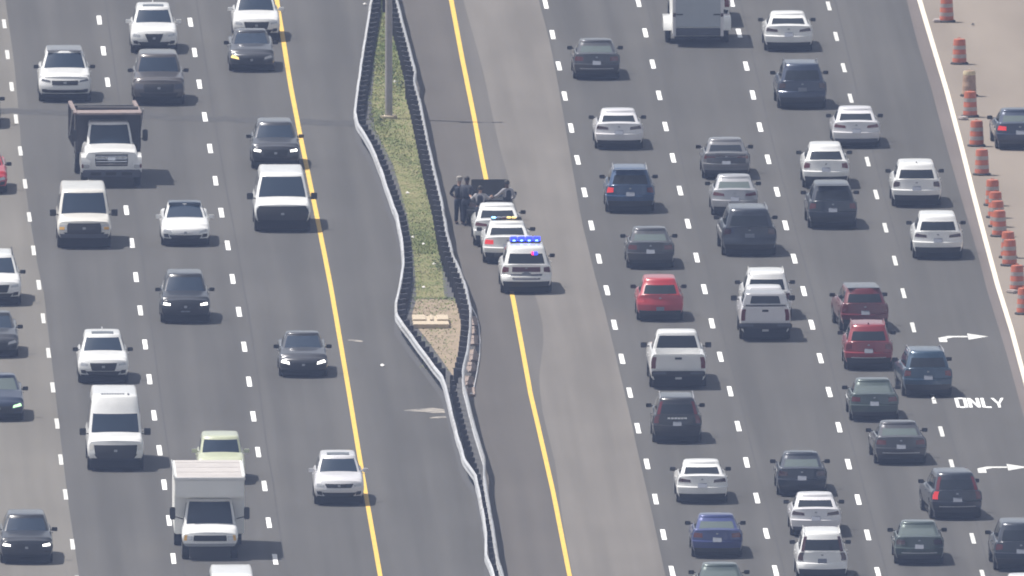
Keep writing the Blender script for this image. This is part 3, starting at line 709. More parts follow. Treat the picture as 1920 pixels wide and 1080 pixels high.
    for sx in (-1, 1):
        for y in ((-.15, -1.15) if s.yf0-s.yr0 < 3.2 else (.4, -.7)):
            x = s.W/2*.985; MB().box(min(sx*x, sx*(x+.035)), max(sx*x, sx*(x+.035)), y-.11, y+.11, s.belt-.16, s.belt-.125).build('door_handle', pm, root, bevel=.008)
    if rails:
        for sx in (-1, 1):
            x = sx*s.W/2*s.w1*.93; b = MB().tube([(x, s.yf1-.25, s.H-.07), (x, s.yf1-.38, s.H+.015), (x, s.yr1+.3, s.H+.015), (x, s.yr1+.15, s.H-.07)], .022, 6); b.build('roof_rail', rails, root, 40)
    if roofm: s.rpatch('roof_panel', -s.W/2*s.w1*.93, s.W/2*s.w1*.93, s.yr1+.08, s.yf1-.05, roofm, root)
    if sunroof:
        o_ = .020 if roofm else .006
        s.rpatch('sunroof', -.40, .40, s.yf1-.95, s.yf1-.22, sunroof if not isinstance(sunroof, bool) else M['glass'], root, o_)
    if spoiler:
        hw = s.W/2*s.w1*.9; MB().box(-hw, hw, s.yr1-.16, s.yr1+.12, s.H-.075, s.H-.035).build('spoiler', pm, root, bevel=.015)
    if antenna: MB().box(-.025, .025, s.yr1+.15, s.yr1+.33, s.H-.02, s.H+.05).build('antenna_fin', pm, root, bevel=.01)
    return root
def sedan(**k):
    d = dict(L=4.75, W=1.84, H=1.44, zb=.25, belt=.93, yf0=.95, yr0=-1.75, yf1=.15, yr1=-.95, w0=.87, w1=.70,
             fin=[(.2, .08), (.32, 0), (.55, 0), (.66, .05), (.75, .16)], rin=[(.25, .05), (.36, 0), (.62, .0), (.65, .11), (1.0, .15)])
    d.update(k); return Shape(**d)
def suv(**k):
    d = dict(L=4.65, W=1.87, H=1.69, zb=.29, belt=1.07, wr=.355, yf0=1.0, yr0=-2.12, yf1=.42, yr1=-1.78, w0=.88, w1=.72, bow=.17, bowr=.15, tum=.13,
             fin=[(.24, .10), (.40, 0), (.60, 0), (.80, .05), (.95, .15)], rin=[(.29, .05), (.42, 0), (.67, 0), (.70, .11), (1.1, .15)])
    d.update(k)
    if 'top' not in d: d['top'] = [(-d['L']/2, d['belt']-.02), (-d['L']/2+.3, d['belt']), (d['yf0'], d['belt']+.02), (d['L']/2-.45, d['belt']-.10), (d['L']/2, d['belt']-.20)]
    return Shape(**d)
def pickup(**k):
    d = dict(L=5.85, W=2.03, H=1.93, zb=.36, belt=1.22, wr=.40, fa=1.0, ra=1.2, yf0=1.25, yr0=-.92, yf1=.55, yr1=-.72, w0=.88, w1=.70, bow=.12, bowr=.05, plan=.16, planr=.06,
             bed=(-2.83, -1.0, .78), fin=[(.3, .05), (.45, 0), (.75, 0), (.80, .06), (1.1, .10)], rin=[(.36, .03), (1.36, .03)])
    d.update(k); d.setdefault('top', [(-d['L']/2, 1.30), (-1.0, 1.30), (-.97, d['belt']+.02), (d['yf0'], d['belt']+.06), (d['L']/2-.3, d['belt']-.02), (d['L']/2, d['belt']-.12)])
    return Shape(**d)
def van(**k):
    d = dict(L=5.6, W=2.02, H=2.10, zb=.42, belt=1.22, wr=.36, fa=.9, ra=1.25, yf0=2.05, yr0=-2.72, yf1=1.15, yr1=-2.66, w0=.95, w1=.83, bow=.16, bowr=.04, plan=.18, planr=.05, tum=.12,
             fin=[(.3, .03), (.5, 0), (.72, 0), (.80, .04), (1.1, .12)], rin=[(.3, .0), (.6, 0), (.66, .05), (1.2, .05)])
    d.update(k); d.setdefault('top', [(-d['L']/2, d['belt']), (d['yf0'], d['belt']+.02), (d['L']/2-.2, d['belt']-.12), (d['L']/2, d['belt']-.20)])
    return Shape(**d)
def bedparts(o, s, pm, tail=True):
    zt = s.zt(-s.h)
    s.epatch('tailgate', -1, [(-.80, .74), (.80, .74), (.80, zt-.05), (-.80, zt-.05)], pm, o, 6, 2, .014)
    s.epatch('tailgate_handle', -1, [(-.13, zt-.19), (.13, zt-.19), (.13, zt-.11), (-.13, zt-.11)], M['black'], o, 1, 1, .028)
    b = MB().box(-.98, .98, -s.h-.10, -s.h+.06, .50, .69).build('bumper', M['black'], o, bevel=.03)
    for sx in (-1, 1):
        MB().box(sx*.68-.24, sx*.68+.24, -s.h-.112, -s.h-.098, .58, .67).build('bumper_step', M['slate'], b)
    MB().box(-.12, .12, -s.h-.13, -s.h-.02, .40, .47).build('tow_hitch', M['steel'], o)

OUT = 'vehicles driving away on the right'; INC = 'vehicles coming towards us on the left'; RAMP = 'vehicles on the left ramp'
W_, SV, DG, BK = P['white'], P['silver'], P['dkgrey'], P['black']
VG = M['glass_teal']
# -------- oncoming side
vehicle('suv', 'white SUV with black roof and mirrors, first lane above the dump truck', 'SUV', 122, 184, -1, suv(L=4.95, W=2.02, H=1.86, belt=1.17, wr=.38, yf0=1.05, yr0=-2.2, w1=.70), W_, INC, 'slit', roofm=P['grey'], fwin=(.95, .04, 1.0), head=M['slate'])
vehicle('suv', 'white SUV with sunroof and V-shaped dark grille, second lane at the top', 'SUV', 289, 93, -1, suv(W=1.88), W_, INC, 'suv', mir=W_, sunroof=True, antenna=True, grilleq=[(-.24, .46), (.24, .46), (.42, .80), (-.42, .80)])
vehicle('suv', 'boxy brown-grey SUV directly in front of the white sunroof SUV', 'SUV', 298, 190, -1, suv(L=4.9, W=2.0, H=1.84, belt=1.15, wr=.38, yf1=.55, w1=.74), P['brown'], INC, 'truck', grille=M['black'], head=M['slate'])
vehicle('suv', 'white SUV with white mirrors cut off by the top edge, lane beside yellow line', 'SUV', 481, 70, -1, suv(W=1.9), W_, INC, 'suv', mir=W_)
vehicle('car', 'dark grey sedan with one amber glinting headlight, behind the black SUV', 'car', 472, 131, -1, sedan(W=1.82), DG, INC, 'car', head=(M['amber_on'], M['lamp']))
vehicle('suv', 'black SUV with headlights on, directly behind the white van by the yellow line', 'SUV', 517, 310, -1, suv(W=1.92, H=1.66), P['dkgrey'], INC, 'suv', head='on', mir=BK)
s = van(L=5.5, W=2.12, H=2.1, yf0=1.75, yf1=1.12, w1=.78)
vehicle('van', 'white van with wide black grille driving on the yellow line', 'van', 530, 428, -1, s, W_, INC, 'truck', grilleq=[(-.96, .43), (.96, .43), (.94, 1.0), (-.94, 1.0)], head=M['black'], bumper=BK)
s = van(L=5.3, W=2.02, H=2.12, yf0=1.70, yf1=1.15, w1=.82)
o = vehicle('van', 'old white van with amber corner lamps and a pale roof, below the dump truck', 'van', 158, 459, -1, s, P['cream'], INC, 'truck', head=M['lamp'], grille=M['black'], grilleq=[(-.66, .60), (.66, .60), (.66, .98), (-.66, .98)])
s.epatch('bumper', 1, [(-.95, .43), (.95, .43), (.95, .58), (-.95, .58)], M['slate'], o, 8, 1, .05)
for sx in (-1, 1): s.epatch('turn_signal', 1, [(sx*.76, .74), (sx*.95, .74), (sx*.95, .84), (sx*.76, .84)], M['amber'], o, 2, 1, .02)
s = sedan(L=4.7, W=1.9, H=1.45, yf0=1.15, yf1=.0, yr1=-1.0)
o = vehicle('car', 'white sedan with all-glass roof, behind the black SUV with lit headlights', 'car', 348, 458, -1, s, W_, INC, 'car', mir=W_, fwin=(.94, .05, 1.0), grille=P['pearl'], grilleq=[(-.3, .52), (.3, .52), (.3, .56), (-.3, .56)], plate_f=False)
s.rpatch('glass_roof', -s.W/2*s.w1*.94, s.W/2*s.w1*.94, s.yr1+.02, s.yf1+.0, M['glass_teal'], o, .016)
vehicle('suv', 'black SUV with lit headlights and front plate, middle oncoming lane', 'SUV', 348, 599, -1, suv(W=1.92, H=1.70), BK, INC, 'suv', head='on', plate_f=True, mir=BK)
vehicle('suv', 'white SUV with sunroof ahead of the tall white van', 'SUV', 194, 712, -1, suv(W=1.93, H=1.68), W_, INC, 'suv', sunroof=True, antenna=True, glassF=VG)
s = van(L=6.0, W=2.05, H=2.62, belt=1.28, yf0=1.95, yf1=1.25, w1=.80)
o = vehicle('van', 'tall white high-roof van with small dark lettering on its roof front', 'van', 217, 876, -1, s, W_, INC, 'truck', fwin=(.93, .05, .56), grilleq=[(-.74, .56), (.74, .56), (.80, .96), (-.80, .96)], head=P['cream'])
for k, (a, wd) in enumerate([(-.52, .07)]+[(-.34+.095*i, .07) for i in range(9)]):
    s.rpatch('lettering', a, a+wd, .70, .98 if k else 1.05, M['slate'], o, .008)
vehicle('car', 'dark grey sedan with lit headlights in the lane beside the yellow line', 'car', 569, 704, -1, sedan(W=1.86, H=1.46), P['dkgrey'], INC, 'car', head='on')
s = suv(L=4.1, W=1.80, H=1.62, belt=1.02, yf0=.95, yr0=-1.85, yf1=.55, yr1=-1.7, w1=.78)
vehicle('car', 'boxy pale green car half hidden behind the white box truck', 'car', 415, 904, -1, s, P['lime'], INC, 'suv', mir=P['lime'])
vehicle('suv', 'silver SUV with sunroof and silver mirrors driving on the yellow line', 'SUV', 636, 940, -1, suv(W=1.86, H=1.66, L=4.55), P['pearl'], INC, 'suv', mir=P['pearl'], sunroof=True, grilleq=[(-.50, .66), (.50, .66), (.62, .80), (-.62, .80)])
vehicle('van', 'white van showing only its roof at the bottom edge of the picture', 'van', 437, 1182, -1, van(L=5.0, W=1.9, H=2.0, w1=.80), W_, INC, 'truck')
# white box truck
s = Shape(L=2.6, W=2.0, H=2.12, zb=.52, belt=1.22, wr=.38, fa=.85, ra=.3, yf0=.62, yr0=-1.15, yf1=.05, yr1=-1.1, w0=.93, w1=.80, bow=.14, plan=.14, planr=0, tum=.10,
          top=[(-1.3, 1.22), (.62, 1.24), (1.1, 1.10), (1.3, .98)], fin=[(.4, 0), (.8, 0), (1.0, .06)], rin=None)
def truckbase(name, label, cat, xp, yp, L, s, pm, group, heading=-1, yaw=0):
    root = tag(empty(name, G(xp, yp+6, .004)+Vector((0, L/2, 0)), (math.pi if heading < 0 else 0)+yaw), label, cat, group)
    return root
def cabparts(root, s, pm, dy, head=None, grille=None, gq=None, mir=(.17, 1.6), signals=True):
    c = s.body(pm, root); c.name = 'cab'; c.location.y = dy
    def mv(o): o.location.y = dy; return o
    mv(s.gpatch('windshield', 'F', -.94, .94, .05, .96, M['glass_teal'], root))
    for fc in 'LT': mv(s.gpatch('side_window', fc, .35, .90, .12, .88, M['glass'], root, inset=.12))
    zn = s.zt(s.h)
    for sx in (-1, 1):
        if not signals: continue
        mv(s.epatch('headlight', 1, [(sx*.66, zn-.24), (sx*.86, zn-.24), (sx*.86, zn-.09), (sx*.66, zn-.09)], head or M['lamp'], root))
        mv(s.epatch('turn_signal', 1, [(sx*.87, zn-.26), (sx*.98, zn-.26), (sx*.98, zn-.07), (sx*.87, zn-.07)], M['amber'], root, 2, 1))
    mv(s.epatch('grille', 1, gq or [(-.62, zn-.27), (.62, zn-.27), (.62, zn-.07), (-.62, zn-.07)], grille or M['black'], root, 6, 2))
    # big mirrors on arms
    for sx in (-1, 1):
        hw = s.W/2; y = dy+s.yf0-.35
        m_ = MB().box(min(sx*(hw+.22), sx*(hw+.42)), max(sx*(hw+.22), sx*(hw+.42)), y-.06, y+.06, mir[1]-.22, mir[1]+.22).build('mirror', M['black'], root, bevel=.03)
        MB().tube([(sx*(hw-.05), y, mir[1]-.2), (sx*(hw+.25), y, mir[1]-.12)], .02).build('mirror_arm', M['black'], root)
root = truckbase('box_truck', 'white box truck with black mirrors, hiding the pale green car', 'box truck', 394, 1046, 7.0, s, W_, INC)
Lh = 3.5; cabparts(root, s, W_, Lh-1.3)
s.epatch('bumper', 1, [(-.98, .53), (.98, .53), (.98, .62), (-.98, .62)], M['emblem'], root, 8, 1, .05).location.y = Lh-1.3
bx = MB().box(-1.24, 1.24, -Lh, Lh-1.55, .80, 2.86).build('cargo_box', M['box_white'], root, bevel=.03)
MB().box(-1.235, 1.235, Lh-1.553, Lh-.95, 2.16, 2.84).build('attic_box', M['box_white'], root, bevel=.05)
for sx in (-1, 1): MB().box(min(sx*1.245, sx*1.275), max(sx*1.245, sx*1.275), -Lh-.01, Lh-1.6, 2.80, 2.89).build('roof_rail', P['white'], root)
MB().box(-1.27, 1.27, Lh-1.0, Lh-.93, 2.78, 2.885).build('roof_edge', P['white'], root, bevel=.02)
MB().box(-1.16, 1.16, -Lh+.05, Lh-1.05, 2.8625, 2.872).build('roof_panel', M['roof_skin'], root)
for k in range(3): MB().box(-1.15, 1.15, -Lh+.9+k*1.6, -Lh+.93+k*1.6, 2.8725, 2.880).build('roof_seam', M['roof_skin'], root)
MB().box(-.45, .45, -Lh+.1, Lh-.6, .48, .76).build('chassis', M['dark'], root)
MB().box(-1.2, 1.2, -Lh, -Lh+.1, .45, .60).build('rear_bumper', M['black'], root)
sw = Shape(L=7.0, W=2.0, H=2, wr=.38, fa=.85, ra=1.5); wheels(root, sw, M['rim'])
for sx in (-1, 1): MB().lathe([(.2, -.12), (.37, -.12), (.38, -.09), (.38, .09), (.37, .12), (.2, .12)], 20, 'x', (sx*1.08, -Lh+1.5, .38)).build('outer_tyre', M['tyre'], root, 40)
# dump truck
s = Shape(L=3.3, W=2.05, H=2.36, zb=.55, belt=1.52, wr=.46, fa=1.0, ra=.2, yf0=.42, yr0=-1.45, yf1=-.1, yr1=-1.4, w0=.86, w1=.74, bow=.14, plan=.10, planr=0, tum=.10,
          top=[(-1.65, 1.50), (.42, 1.54), (1.3, 1.42), (1.65, 1.34)], fin=[(.5, 0), (1.1, 0), (1.3, .06)])
root = truckbase('dump_truck', 'white-cabbed dump truck with black dump body and chrome grille', 'dump truck', 203, 347, 7.4, s, W_, INC, yaw=.035)
Lh = 3.7; cabparts(root, s, W_, Lh-1.65, grille=M['black'], gq=[(-.62, .84), (.62, .84), (.66, 1.28), (-.66, 1.28)], mir=(.2, 1.85), signals=False)
for z in (.90, 1.0, 1.10, 1.2): s.epatch('grille_bar', 1, [(-.6, z), (.6, z), (.6, z+.03), (-.6, z+.03)], M['chrome'], root, 4, 1, .02).location.y = Lh-1.65
s.epatch('grille_emblem', 1, [(-.14, 1.06), (.14, 1.06), (.14, 1.18), (-.14, 1.18)], M['chrome'], root, 1, 1, .035).location.y = Lh-1.65
for sx in (-1, 1):
    b = MB(); n = 12
    pr = [(Lh-.02, .62), (Lh-.02, .95), (Lh-.12, 1.18), (Lh-.45, 1.28), (Lh-1.1, 1.28), (Lh-1.5, 1.15), (Lh-1.62, .80)]
    for x in (sx*.80, sx*1.14):
        for y, z in pr: b.v.append((x, y, z-.02 if abs(x) > 1 else z))
    for k in range(6): b.f.append((k, k+1, 7+k+1, 7+k))
    b.f.append(tuple(range(7, 14))); b.f.append(tuple(range(7)))
    b.build('fender', W_, root, 30)
    MB().box(min(sx*.84, sx*1.06), max(sx*.84, sx*1.06), Lh-.05, Lh+.015, .76, .90).build('headlight', M['lamp'], root, bevel=.02)
    MB().box(min(sx*1.062, sx*1.135), max(sx*1.062, sx*1.135), Lh-.05, Lh+.012, .76, .92).build('side_marker', M['tail'], root, bevel=.02)
MB().box(-1.1, 1.1, Lh-.15, Lh+.09, .42, .70).build('bumper', M['slate'], root, bevel=.04)
for x in (-.55, .05, .62): MB().box(x-.22, x+.18, Lh+.085, Lh+.10, .50, .62).build('bumper_slot', M['black'], root)
# dump bed: floor, walls, headboard, ribs, rusty rim, rolled tarp
yb0, yb1 = -Lh, Lh-2.75
MB().box(-1.22, 1.22, yb0, yb1, 1.10, 1.22).build('bed_floor', M['dump'], root)
for sx in (-1, 1):
    x0, x1 = sorted((sx*1.17, sx*1.24)); MB().box(x0, x1, yb0, yb1, 1.223, 2.50).build('bed_wall', M['dump'], root)
    x0, x1 = sorted((sx*1.14, sx*1.29)); MB().box(x0, x1, yb0, yb1, 2.503, 2.60).build('bed_rim', M['rust'], root, bevel=.02)
    for k in range(6):
        x0, x1 = sorted((sx*1.243, sx*1.30)); y = yb0+.3+k*.62; MB().box(x0, x1, y, y+.09, 1.2, 2.5).build('bed_rib', M['dump'], root)
    MB().tube([(sx*1.33, yb1-2.6, 1.5), (sx*1.33, yb1-.1, 2.72)], .03).build('tarp_arm', M['steel'], root)
MB().box(-1.165, 1.165, yb1-.08, yb1, 1.225, 2.62).build('headboard', M['dump'], root)
MB().box(-1.165, 1.165, yb0, yb0+.08, 1.225, 2.42).build('tailgate', M['dump'], root)
MB().box(-1.2, 1.2, yb1-.02, yb1+1.15, 2.62, 2.70).build('cab_shield', M['rust'], root, bevel=.02)
MB().tube([(-1.15, yb1-.16, 2.72), (1.15, yb1-.16, 2.74)], .10, 10).build('tarp_roll', M['tarp'], root, 40)
MB().box(-.9, .9, yb1-3.2, yb1-.5, 1.223, 1.9).build('load', M['stain'], root, bevel=.3)
MB().box(-.45, .45, -Lh+.1, Lh-.4, .62, 1.08).build('chassis', M['dark'], root)
MB().box(-1.15, -.70, -.5, .75, .50, .95).build('tank', M['steel'], root, bevel=.05)
wheels(root, Shape(L=7.4, W=2.28, wr=.46, fa=1.0, ra=1.6), M['steel'])
for sx in (-1, 1): MB().lathe([(.25, -.12), (.45, -.12), (.46, -.09), (.46, .09), (.45, .12), (.25, .12)], 20, 'x', (sx*.82, -Lh+1.6, .46)).build('inner_tyre', M['tyre'], root, 40)

# -------- left ramp
vehicle('car', 'bright red car mostly outside the left edge of the frame', 'car', -30, 360, -1, sedan(W=1.85), P['red'], RAMP, 'car')
vehicle('minivan', 'white minivan with roof rails cut by the left edge', 'minivan', -8, 566, -1, suv(L=5.0, W=1.98, H=1.76, belt=1.08, yf0=1.35, yf1=.55, yr0=-2.3, yr1=-2.05), W_, RAMP, 'suv', rails=M['black'])
vehicle('car', 'dark grey car cut by the left edge, just ahead of the white minivan', 'car', -10, 667, -1, sedan(W=1.84, H=1.48), P['dkgrey'], RAMP, 'car')
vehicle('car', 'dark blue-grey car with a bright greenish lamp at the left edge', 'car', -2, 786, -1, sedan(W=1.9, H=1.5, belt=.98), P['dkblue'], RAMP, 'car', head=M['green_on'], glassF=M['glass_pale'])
vehicle('suv', 'black SUV with lit white headlights at the bottom left corner', 'SUV', 50, 1050, -1, suv(W=1.96, H=1.60, L=4.8, belt=1.03), BK, RAMP, 'suv', head=M['lamp_on'], grilleq=[(-.46, .46), (.46, .46), (.56, .76), (-.56, .76)])
vehicle('car', 'dark car almost wholly outside the left edge, above the red car', 'car', -42, 237, -1, sedan(W=1.85), DG, RAMP, 'car')

# -------- traffic driving away
vehicle('car', 'dark grey sedan with red lamps, farthest in the lane beside the pale band', 'car', 1119, 146, 1, sedan(W=1.88, L=4.9), P['dkgrey'], OUT, glassR=M['glass_pale'], lowband=SV)
vehicle('car', 'white sedan above the blue SUV in the lane beside the pale band', 'car', 1161, 277, 1, sedan(W=1.92, L=4.85, H=1.43), P['pearl'], OUT, tail='thin', tailm=M['tail_dark'])
vehicle('suv', 'steel blue SUV with bright left tail lamp, in front of a white sedan', 'SUV', 1182, 392, 1, suv(W=1.93, H=1.68), P['blue'], OUT, tail='suv', tailm=(M['tail_glow'], M['tail']), rails=SV, spoiler=True)
vehicle('car', 'dark grey sedan between the blue SUV and the red hatchback', 'car', 1220, 501, 1, sedan(W=1.86), P['dkgrey'], OUT, glassR=M['glass_pale'], tail='corner')
vehicle('car', 'bright red hatchback above the large white pickup', 'car', 1238, 599, 1, suv(L=4.3, W=1.80, H=1.58, belt=1.0, yr0=-1.98, yr1=-1.55, w1=.70), P['red'], OUT, tail='suv', tailm=P['red'], bumper=P['red'], glassR=M['glass'], plate=.50)
s = pickup(W=2.10); o = vehicle('pickup', 'white crew cab pickup with plain tailgate below the red hatchback', 'pickup truck', 1272, 723, 1, s, W_, OUT, 'truck', 'truck', plate=.60, rwin=(.90, .22, .92)); bedparts(o, s, W_)
o = vehicle('suv', 'black SUV with tall red pillar lamps behind the white pickup', 'SUV', 1270, 824, 1, suv(W=1.86, H=1.68, yr0=-2.18, yr1=-1.95), BK, OUT, tail='tall', rails=SV, tailm=M['tail'], lowband=None, bandtxt=True)
vehicle('car', 'white sedan directly in front of the violet blue sedan', 'car', 1317, 941, 1, sedan(W=1.92, L=4.8), W_, OUT, tail='thin', tailm=M['tail_dark'], bumper=P['pearl'])
vehicle('car', 'violet blue sedan near the bottom, behind a white sedan', 'car', 1345, 1043, 1, sedan(W=1.89), P['violet'], OUT, glassR=M['glass_pale'], tailm=M['tail'])
vehicle('car', 'grey sedan cut by the bottom edge behind the violet blue sedan', 'car', 1352, 1136, 1, sedan(W=1.88), P['green'], OUT, glassR=M['glass_pale'])
vehicle('car', 'dark bronze-grey sedan above two silver and black vehicles in the second lane', 'car', 1362, 333, 1, sedan(W=1.90, L=4.9), P['grey'], OUT, tail='thin', tailm=M['tail'], tailbar=P['dkgrey'])
vehicle('car', 'silver sedan squeezed between a bronze-grey sedan and a big black SUV', 'car', 1378, 402, 1, sedan(W=1.84), SV, OUT, tail='thin', glassR=M['glass_pale'])
vehicle('suv', 'large black SUV with glinting left side behind the silver sedan', 'SUV', 1406, 473, 1, suv(L=5.1, W=2.05, H=1.78, belt=1.12, yr0=-2.36, yr1=-2.05, wr=.38), P['blackblue'], OUT, tail='suv', rails=M['chrome'], tailm=M['tail_dark'], yaw=0.025)
vehicle('suv', 'white SUV with roof rails close in front of the silver pickup with canopy', 'SUV', 1438, 592, 1, suv(W=1.96, H=1.76, belt=1.08), W_, OUT, tail='suv', rails=W_, tailm=M['tail_dark'])
s = pickup(L=5.4, W=1.95, H=1.84, bed=(-2.6, -.98, .76)); o = vehicle('pickup', 'silver pickup with a canopy over its bed, behind a white SUV', 'pickup truck', 1435, 633, 1, s, P['pearl'], OUT, 'truck', 'truck', plate=.58, rwin=None); bedparts(o, s, P['pearl'])
cs = Shape(L=1.78, W=1.78, H=1.80, gz0=1.37, yf0=.86, yr0=-.86, yf1=.84, yr1=-.70, w0=.96, w1=.83, bow=.02, bowr=.03, tum=.08)
V_ = []; F_ = []; cs._gh(V_, F_); cp = mk('bed_canopy', V_, F_, SV, o, 42); cp.location.y = -1.80
cs.gpatch('canopy_window', 'R', -.70, .70, .12, .88, M['glass_rear'], cp)
for fc in 'LT': cs.gpatch('canopy_window', fc, .1, .9, .2, .85, M['glass'], cp)
vehicle('car', 'black sedan in the second lane ahead of the silver sedan near the bottom', 'car', 1504, 927, 1, sedan(W=1.88, L=4.9, H=1.46), P['blackblue'], OUT, glassR=M['glass_pale'], tailm=M['tail_dark'], sunroof=True)
vehicle('car', 'silver sedan right in front of the white SUV at the bottom', 'car', 1530, 1003, 1, sedan(W=1.90), P['pearl'], OUT, tail='thin', tailm=M['tail_dark'], bumper=SV)
vehicle('suv', 'white SUV with roof rails and tall tail lamps cut by the bottom edge', 'SUV', 1542, 1084, 1, suv(W=1.90, H=1.78, belt=1.1, w1=.74, yr0=-2.18, yr1=-1.9), W_, OUT, tail='tall', rails=W_, tailm=M['tail_dark'], bumper=P['pearl'])
vehicle('car', 'white sedan at the top between the trailer and the road edge', 'car', 1479, 93, 1, sedan(W=1.96, L=4.9, H=1.42), W_, OUT, tail='thin', tailm=M['tail_dark'], bumper=W_, spoiler=False)
vehicle('suv', 'slate blue SUV with roof rails below the topmost white sedan', 'SUV', 1505, 197, 1, suv(W=1.96, H=1.74, belt=1.1), P['dkblue'], OUT, tail='suv', rails=BK, tailm=M['tail_dark'], yaw=0.02)
vehicle('car', 'silver white sedan straddling the dashed line beside the white drums side', 'car', 1606, 274, 1, sedan(W=1.90, L=4.8, H=1.45), P['pearl'], OUT, tail='thin', tailm=M['tail'], bumper=SV)
vehicle('suv', 'white hatchback-like SUV close in front of a black SUV, third lane', 'SUV', 1549, 346, 1, suv(L=4.5, W=1.84, H=1.62, yr0=-2.0, yr1=-1.45, w1=.68), W_, OUT, tail='suv', tailm=M['tail'])
vehicle('suv', 'black SUV close behind the white hatchback-like SUV in the third lane', 'SUV', 1562, 422, 1, suv(W=1.92, H=1.68), P['blackblue'], OUT, tail='suv', tailm=M['tail'], spoiler=True, yaw=0.015)
vehicle('suv', 'dark maroon SUV directly in front of the ruby red SUV', 'SUV', 1623, 615, 1, suv(W=1.86, H=1.64), P['dkred'], OUT, tail='suv', tailm=M['tail'], roofm=P['dkgrey'], yaw=0.065)
vehicle('suv', 'ruby red SUV with silver bumper strip beside the blue SUV', 'SUV', 1629, 687, 1, suv(W=1.86, H=1.68), P['midred'], OUT, tail='suv', tailm=M['tail'], rails=P['midred'], antenna=True, lowband=SV)
vehicle('car', 'grey-green sedan with red lamps below the ruby red SUV', 'car', 1640, 787, 1, sedan(W=1.86), P['green'], OUT, glassR=M['glass_pale'], tailm=M['tail'], yaw=0.015)
vehicle('car', 'dark sedan with chrome boot strip below the grey-green sedan', 'car', 1690, 868, 1, sedan(W=1.96, L=4.9), P['dkgrey'], OUT, glassR=M['glass_pale'], tailm=M['tail'], lowband=SV, yaw=0.03)
vehicle('suv', 'white SUV with black lower bumper in the rightmost lane, farther of two', 'SUV', 1719, 381, 1, suv(W=1.94, H=1.66, L=4.6), W_, OUT, tail='suv', tailm=M['tail_dark'], antenna=True)
vehicle('suv', 'white SUV with thin dark tail lamps in the rightmost lane, nearer of two', 'SUV', 1759, 479, 1, suv(W=1.95, H=1.66, L=4.6), W_, OUT, tail='thin', tailm=M['tail_dark'], bumper=P['pearl'])
vehicle('suv', 'teal blue SUV in the rightmost lane just before the painted word ONLY', 'SUV', 1741, 737, 1, suv(W=1.90, H=1.68), P['teal'], OUT, tail='suv', tailm=M['tail'], rails=SV, yaw=0.055)
vehicle('suv', 'black SUV with a bright red left lamp beside the lower turn arrow', 'SUV', 1796, 967, 1, suv(W=1.92, H=1.68), P['blackblue'], OUT, tail='tall', tailm=(M['tail_glow'], M['tail']), lowband=SV, yaw=0.085)
vehicle('car', 'dark green sedan near the bottom of the rightmost lane', 'car', 1724, 1056, 1, sedan(W=1.84), P['green'], OUT, glassR=M['glass_pale'], tailm=M['tail_dark'], lowband=SV)
vehicle('suv', 'dark blue-black SUV cut by the right edge near the bottom corner', 'SUV', 1915, 1064, 1, suv(W=1.96, H=1.72), P['blackblue'], OUT, tail='suv', tailm=M['tail'], yaw=0.03)
vehicle('car', 'pale car peeking in at the bottom right corner', 'car', 1926, 1158, 1, sedan(W=1.86, H=1.46), P['pearl'], OUT, glassR=M['glass_pale'])
vehicle('car', 'dark car with lit red brake lamp on the tan ramp at the right edge', 'car', 1913, 277, 1, sedan(W=1.88, H=1.44), P['dkblue'], OUT, tailm=M['tail_glow'], glassR=M['glass_pale'], yaw=0.035)

# enclosed cargo trailer, and the truck that pulls it
c = G(1309, 88, .004); t = tag(empty('cargo_trailer', c+Vector((0, 2.6, 0))), 'enclosed grey cargo trailer with white round fenders, cut by the top edge', 'trailer', OUT)
MB().box(-.98, .98, -2.6, 2.6, .42, 2.5).build('trailer_box', M['box_white'], t, bevel=.03)
MB().box(-.86, .86, -2.645, -2.603, .78, 2.4).build('ramp_door', M['box_grey'], t, bevel=.01)
MB().box(-.86, .86, -2.66, -2.604, .44, .74).build('rear_sill', M['slate'], t, bevel=.01)
for sx in (-1, 1):
    x0, x1 = sorted((sx*.87, sx*.985)); MB().box(x0, x1, -2.635, -2.604, .42, 2.46).build('corner_post', P['pearl'], t)
    MB().box(sx*.93-.05, sx*.93+.05, -2.66, -2.638, 1.18, 1.32).build('taillight', M['tail_dark'], t)
    MB().box(sx*.72-.13, sx*.72+.13, -2.665, -2.648, 1.24, 1.29).build('door_latch', M['black'], t)
    MB().box(sx*.93-.035, sx*.93+.035, -2.66, -2.638, 2.0, 2.1).build('hinge', M['black'], t)
    b = MB(); pr = [(-1.35, .52), (-1.25, .80), (-1.0, .98), (.6, .98), (.85, .80), (.95, .52)]; n = len(pr)
    for x in (sx*.985, sx*1.31):
        for y, z in pr: b.v.append((x, y, z))
    for k in range(n-1): b.f.append((k, k+1, n+k+1, n+k))
    b.f += [tuple(range(n)), tuple(range(n, 2*n))]; b.build('fender', W_, t, 50)
    for y in (-.65, .30):
        MB().lathe([(.2, -.1), (.34, -.1), (.35, -.07), (.35, .07), (.34, .1), (.2, .1)], 20, 'x', (sx*1.12, y, .352)).build('wheel', M['tyre'], t, 40)
MB().box(-.9, .9, -2.45, 2.45, .30, .418).build('chassis', M['dark'], t)
MB().box(-.04, .04, 2.5, 3.6, .40, .50).build('tongue', M['dark'], t)
s = pickup(W=2.35, L=6.2, bed=(-2.95, -1.0, .9)); o = vehicle('pickup', 'wide-wheeled pickup pulling the trailer, one dark tyre showing at the top edge', 'pickup truck', 1314, 43, 1, s, W_, OUT, 'truck', 'truck', rwin=(.9, .12, .92)); bedparts(o, s, W_)

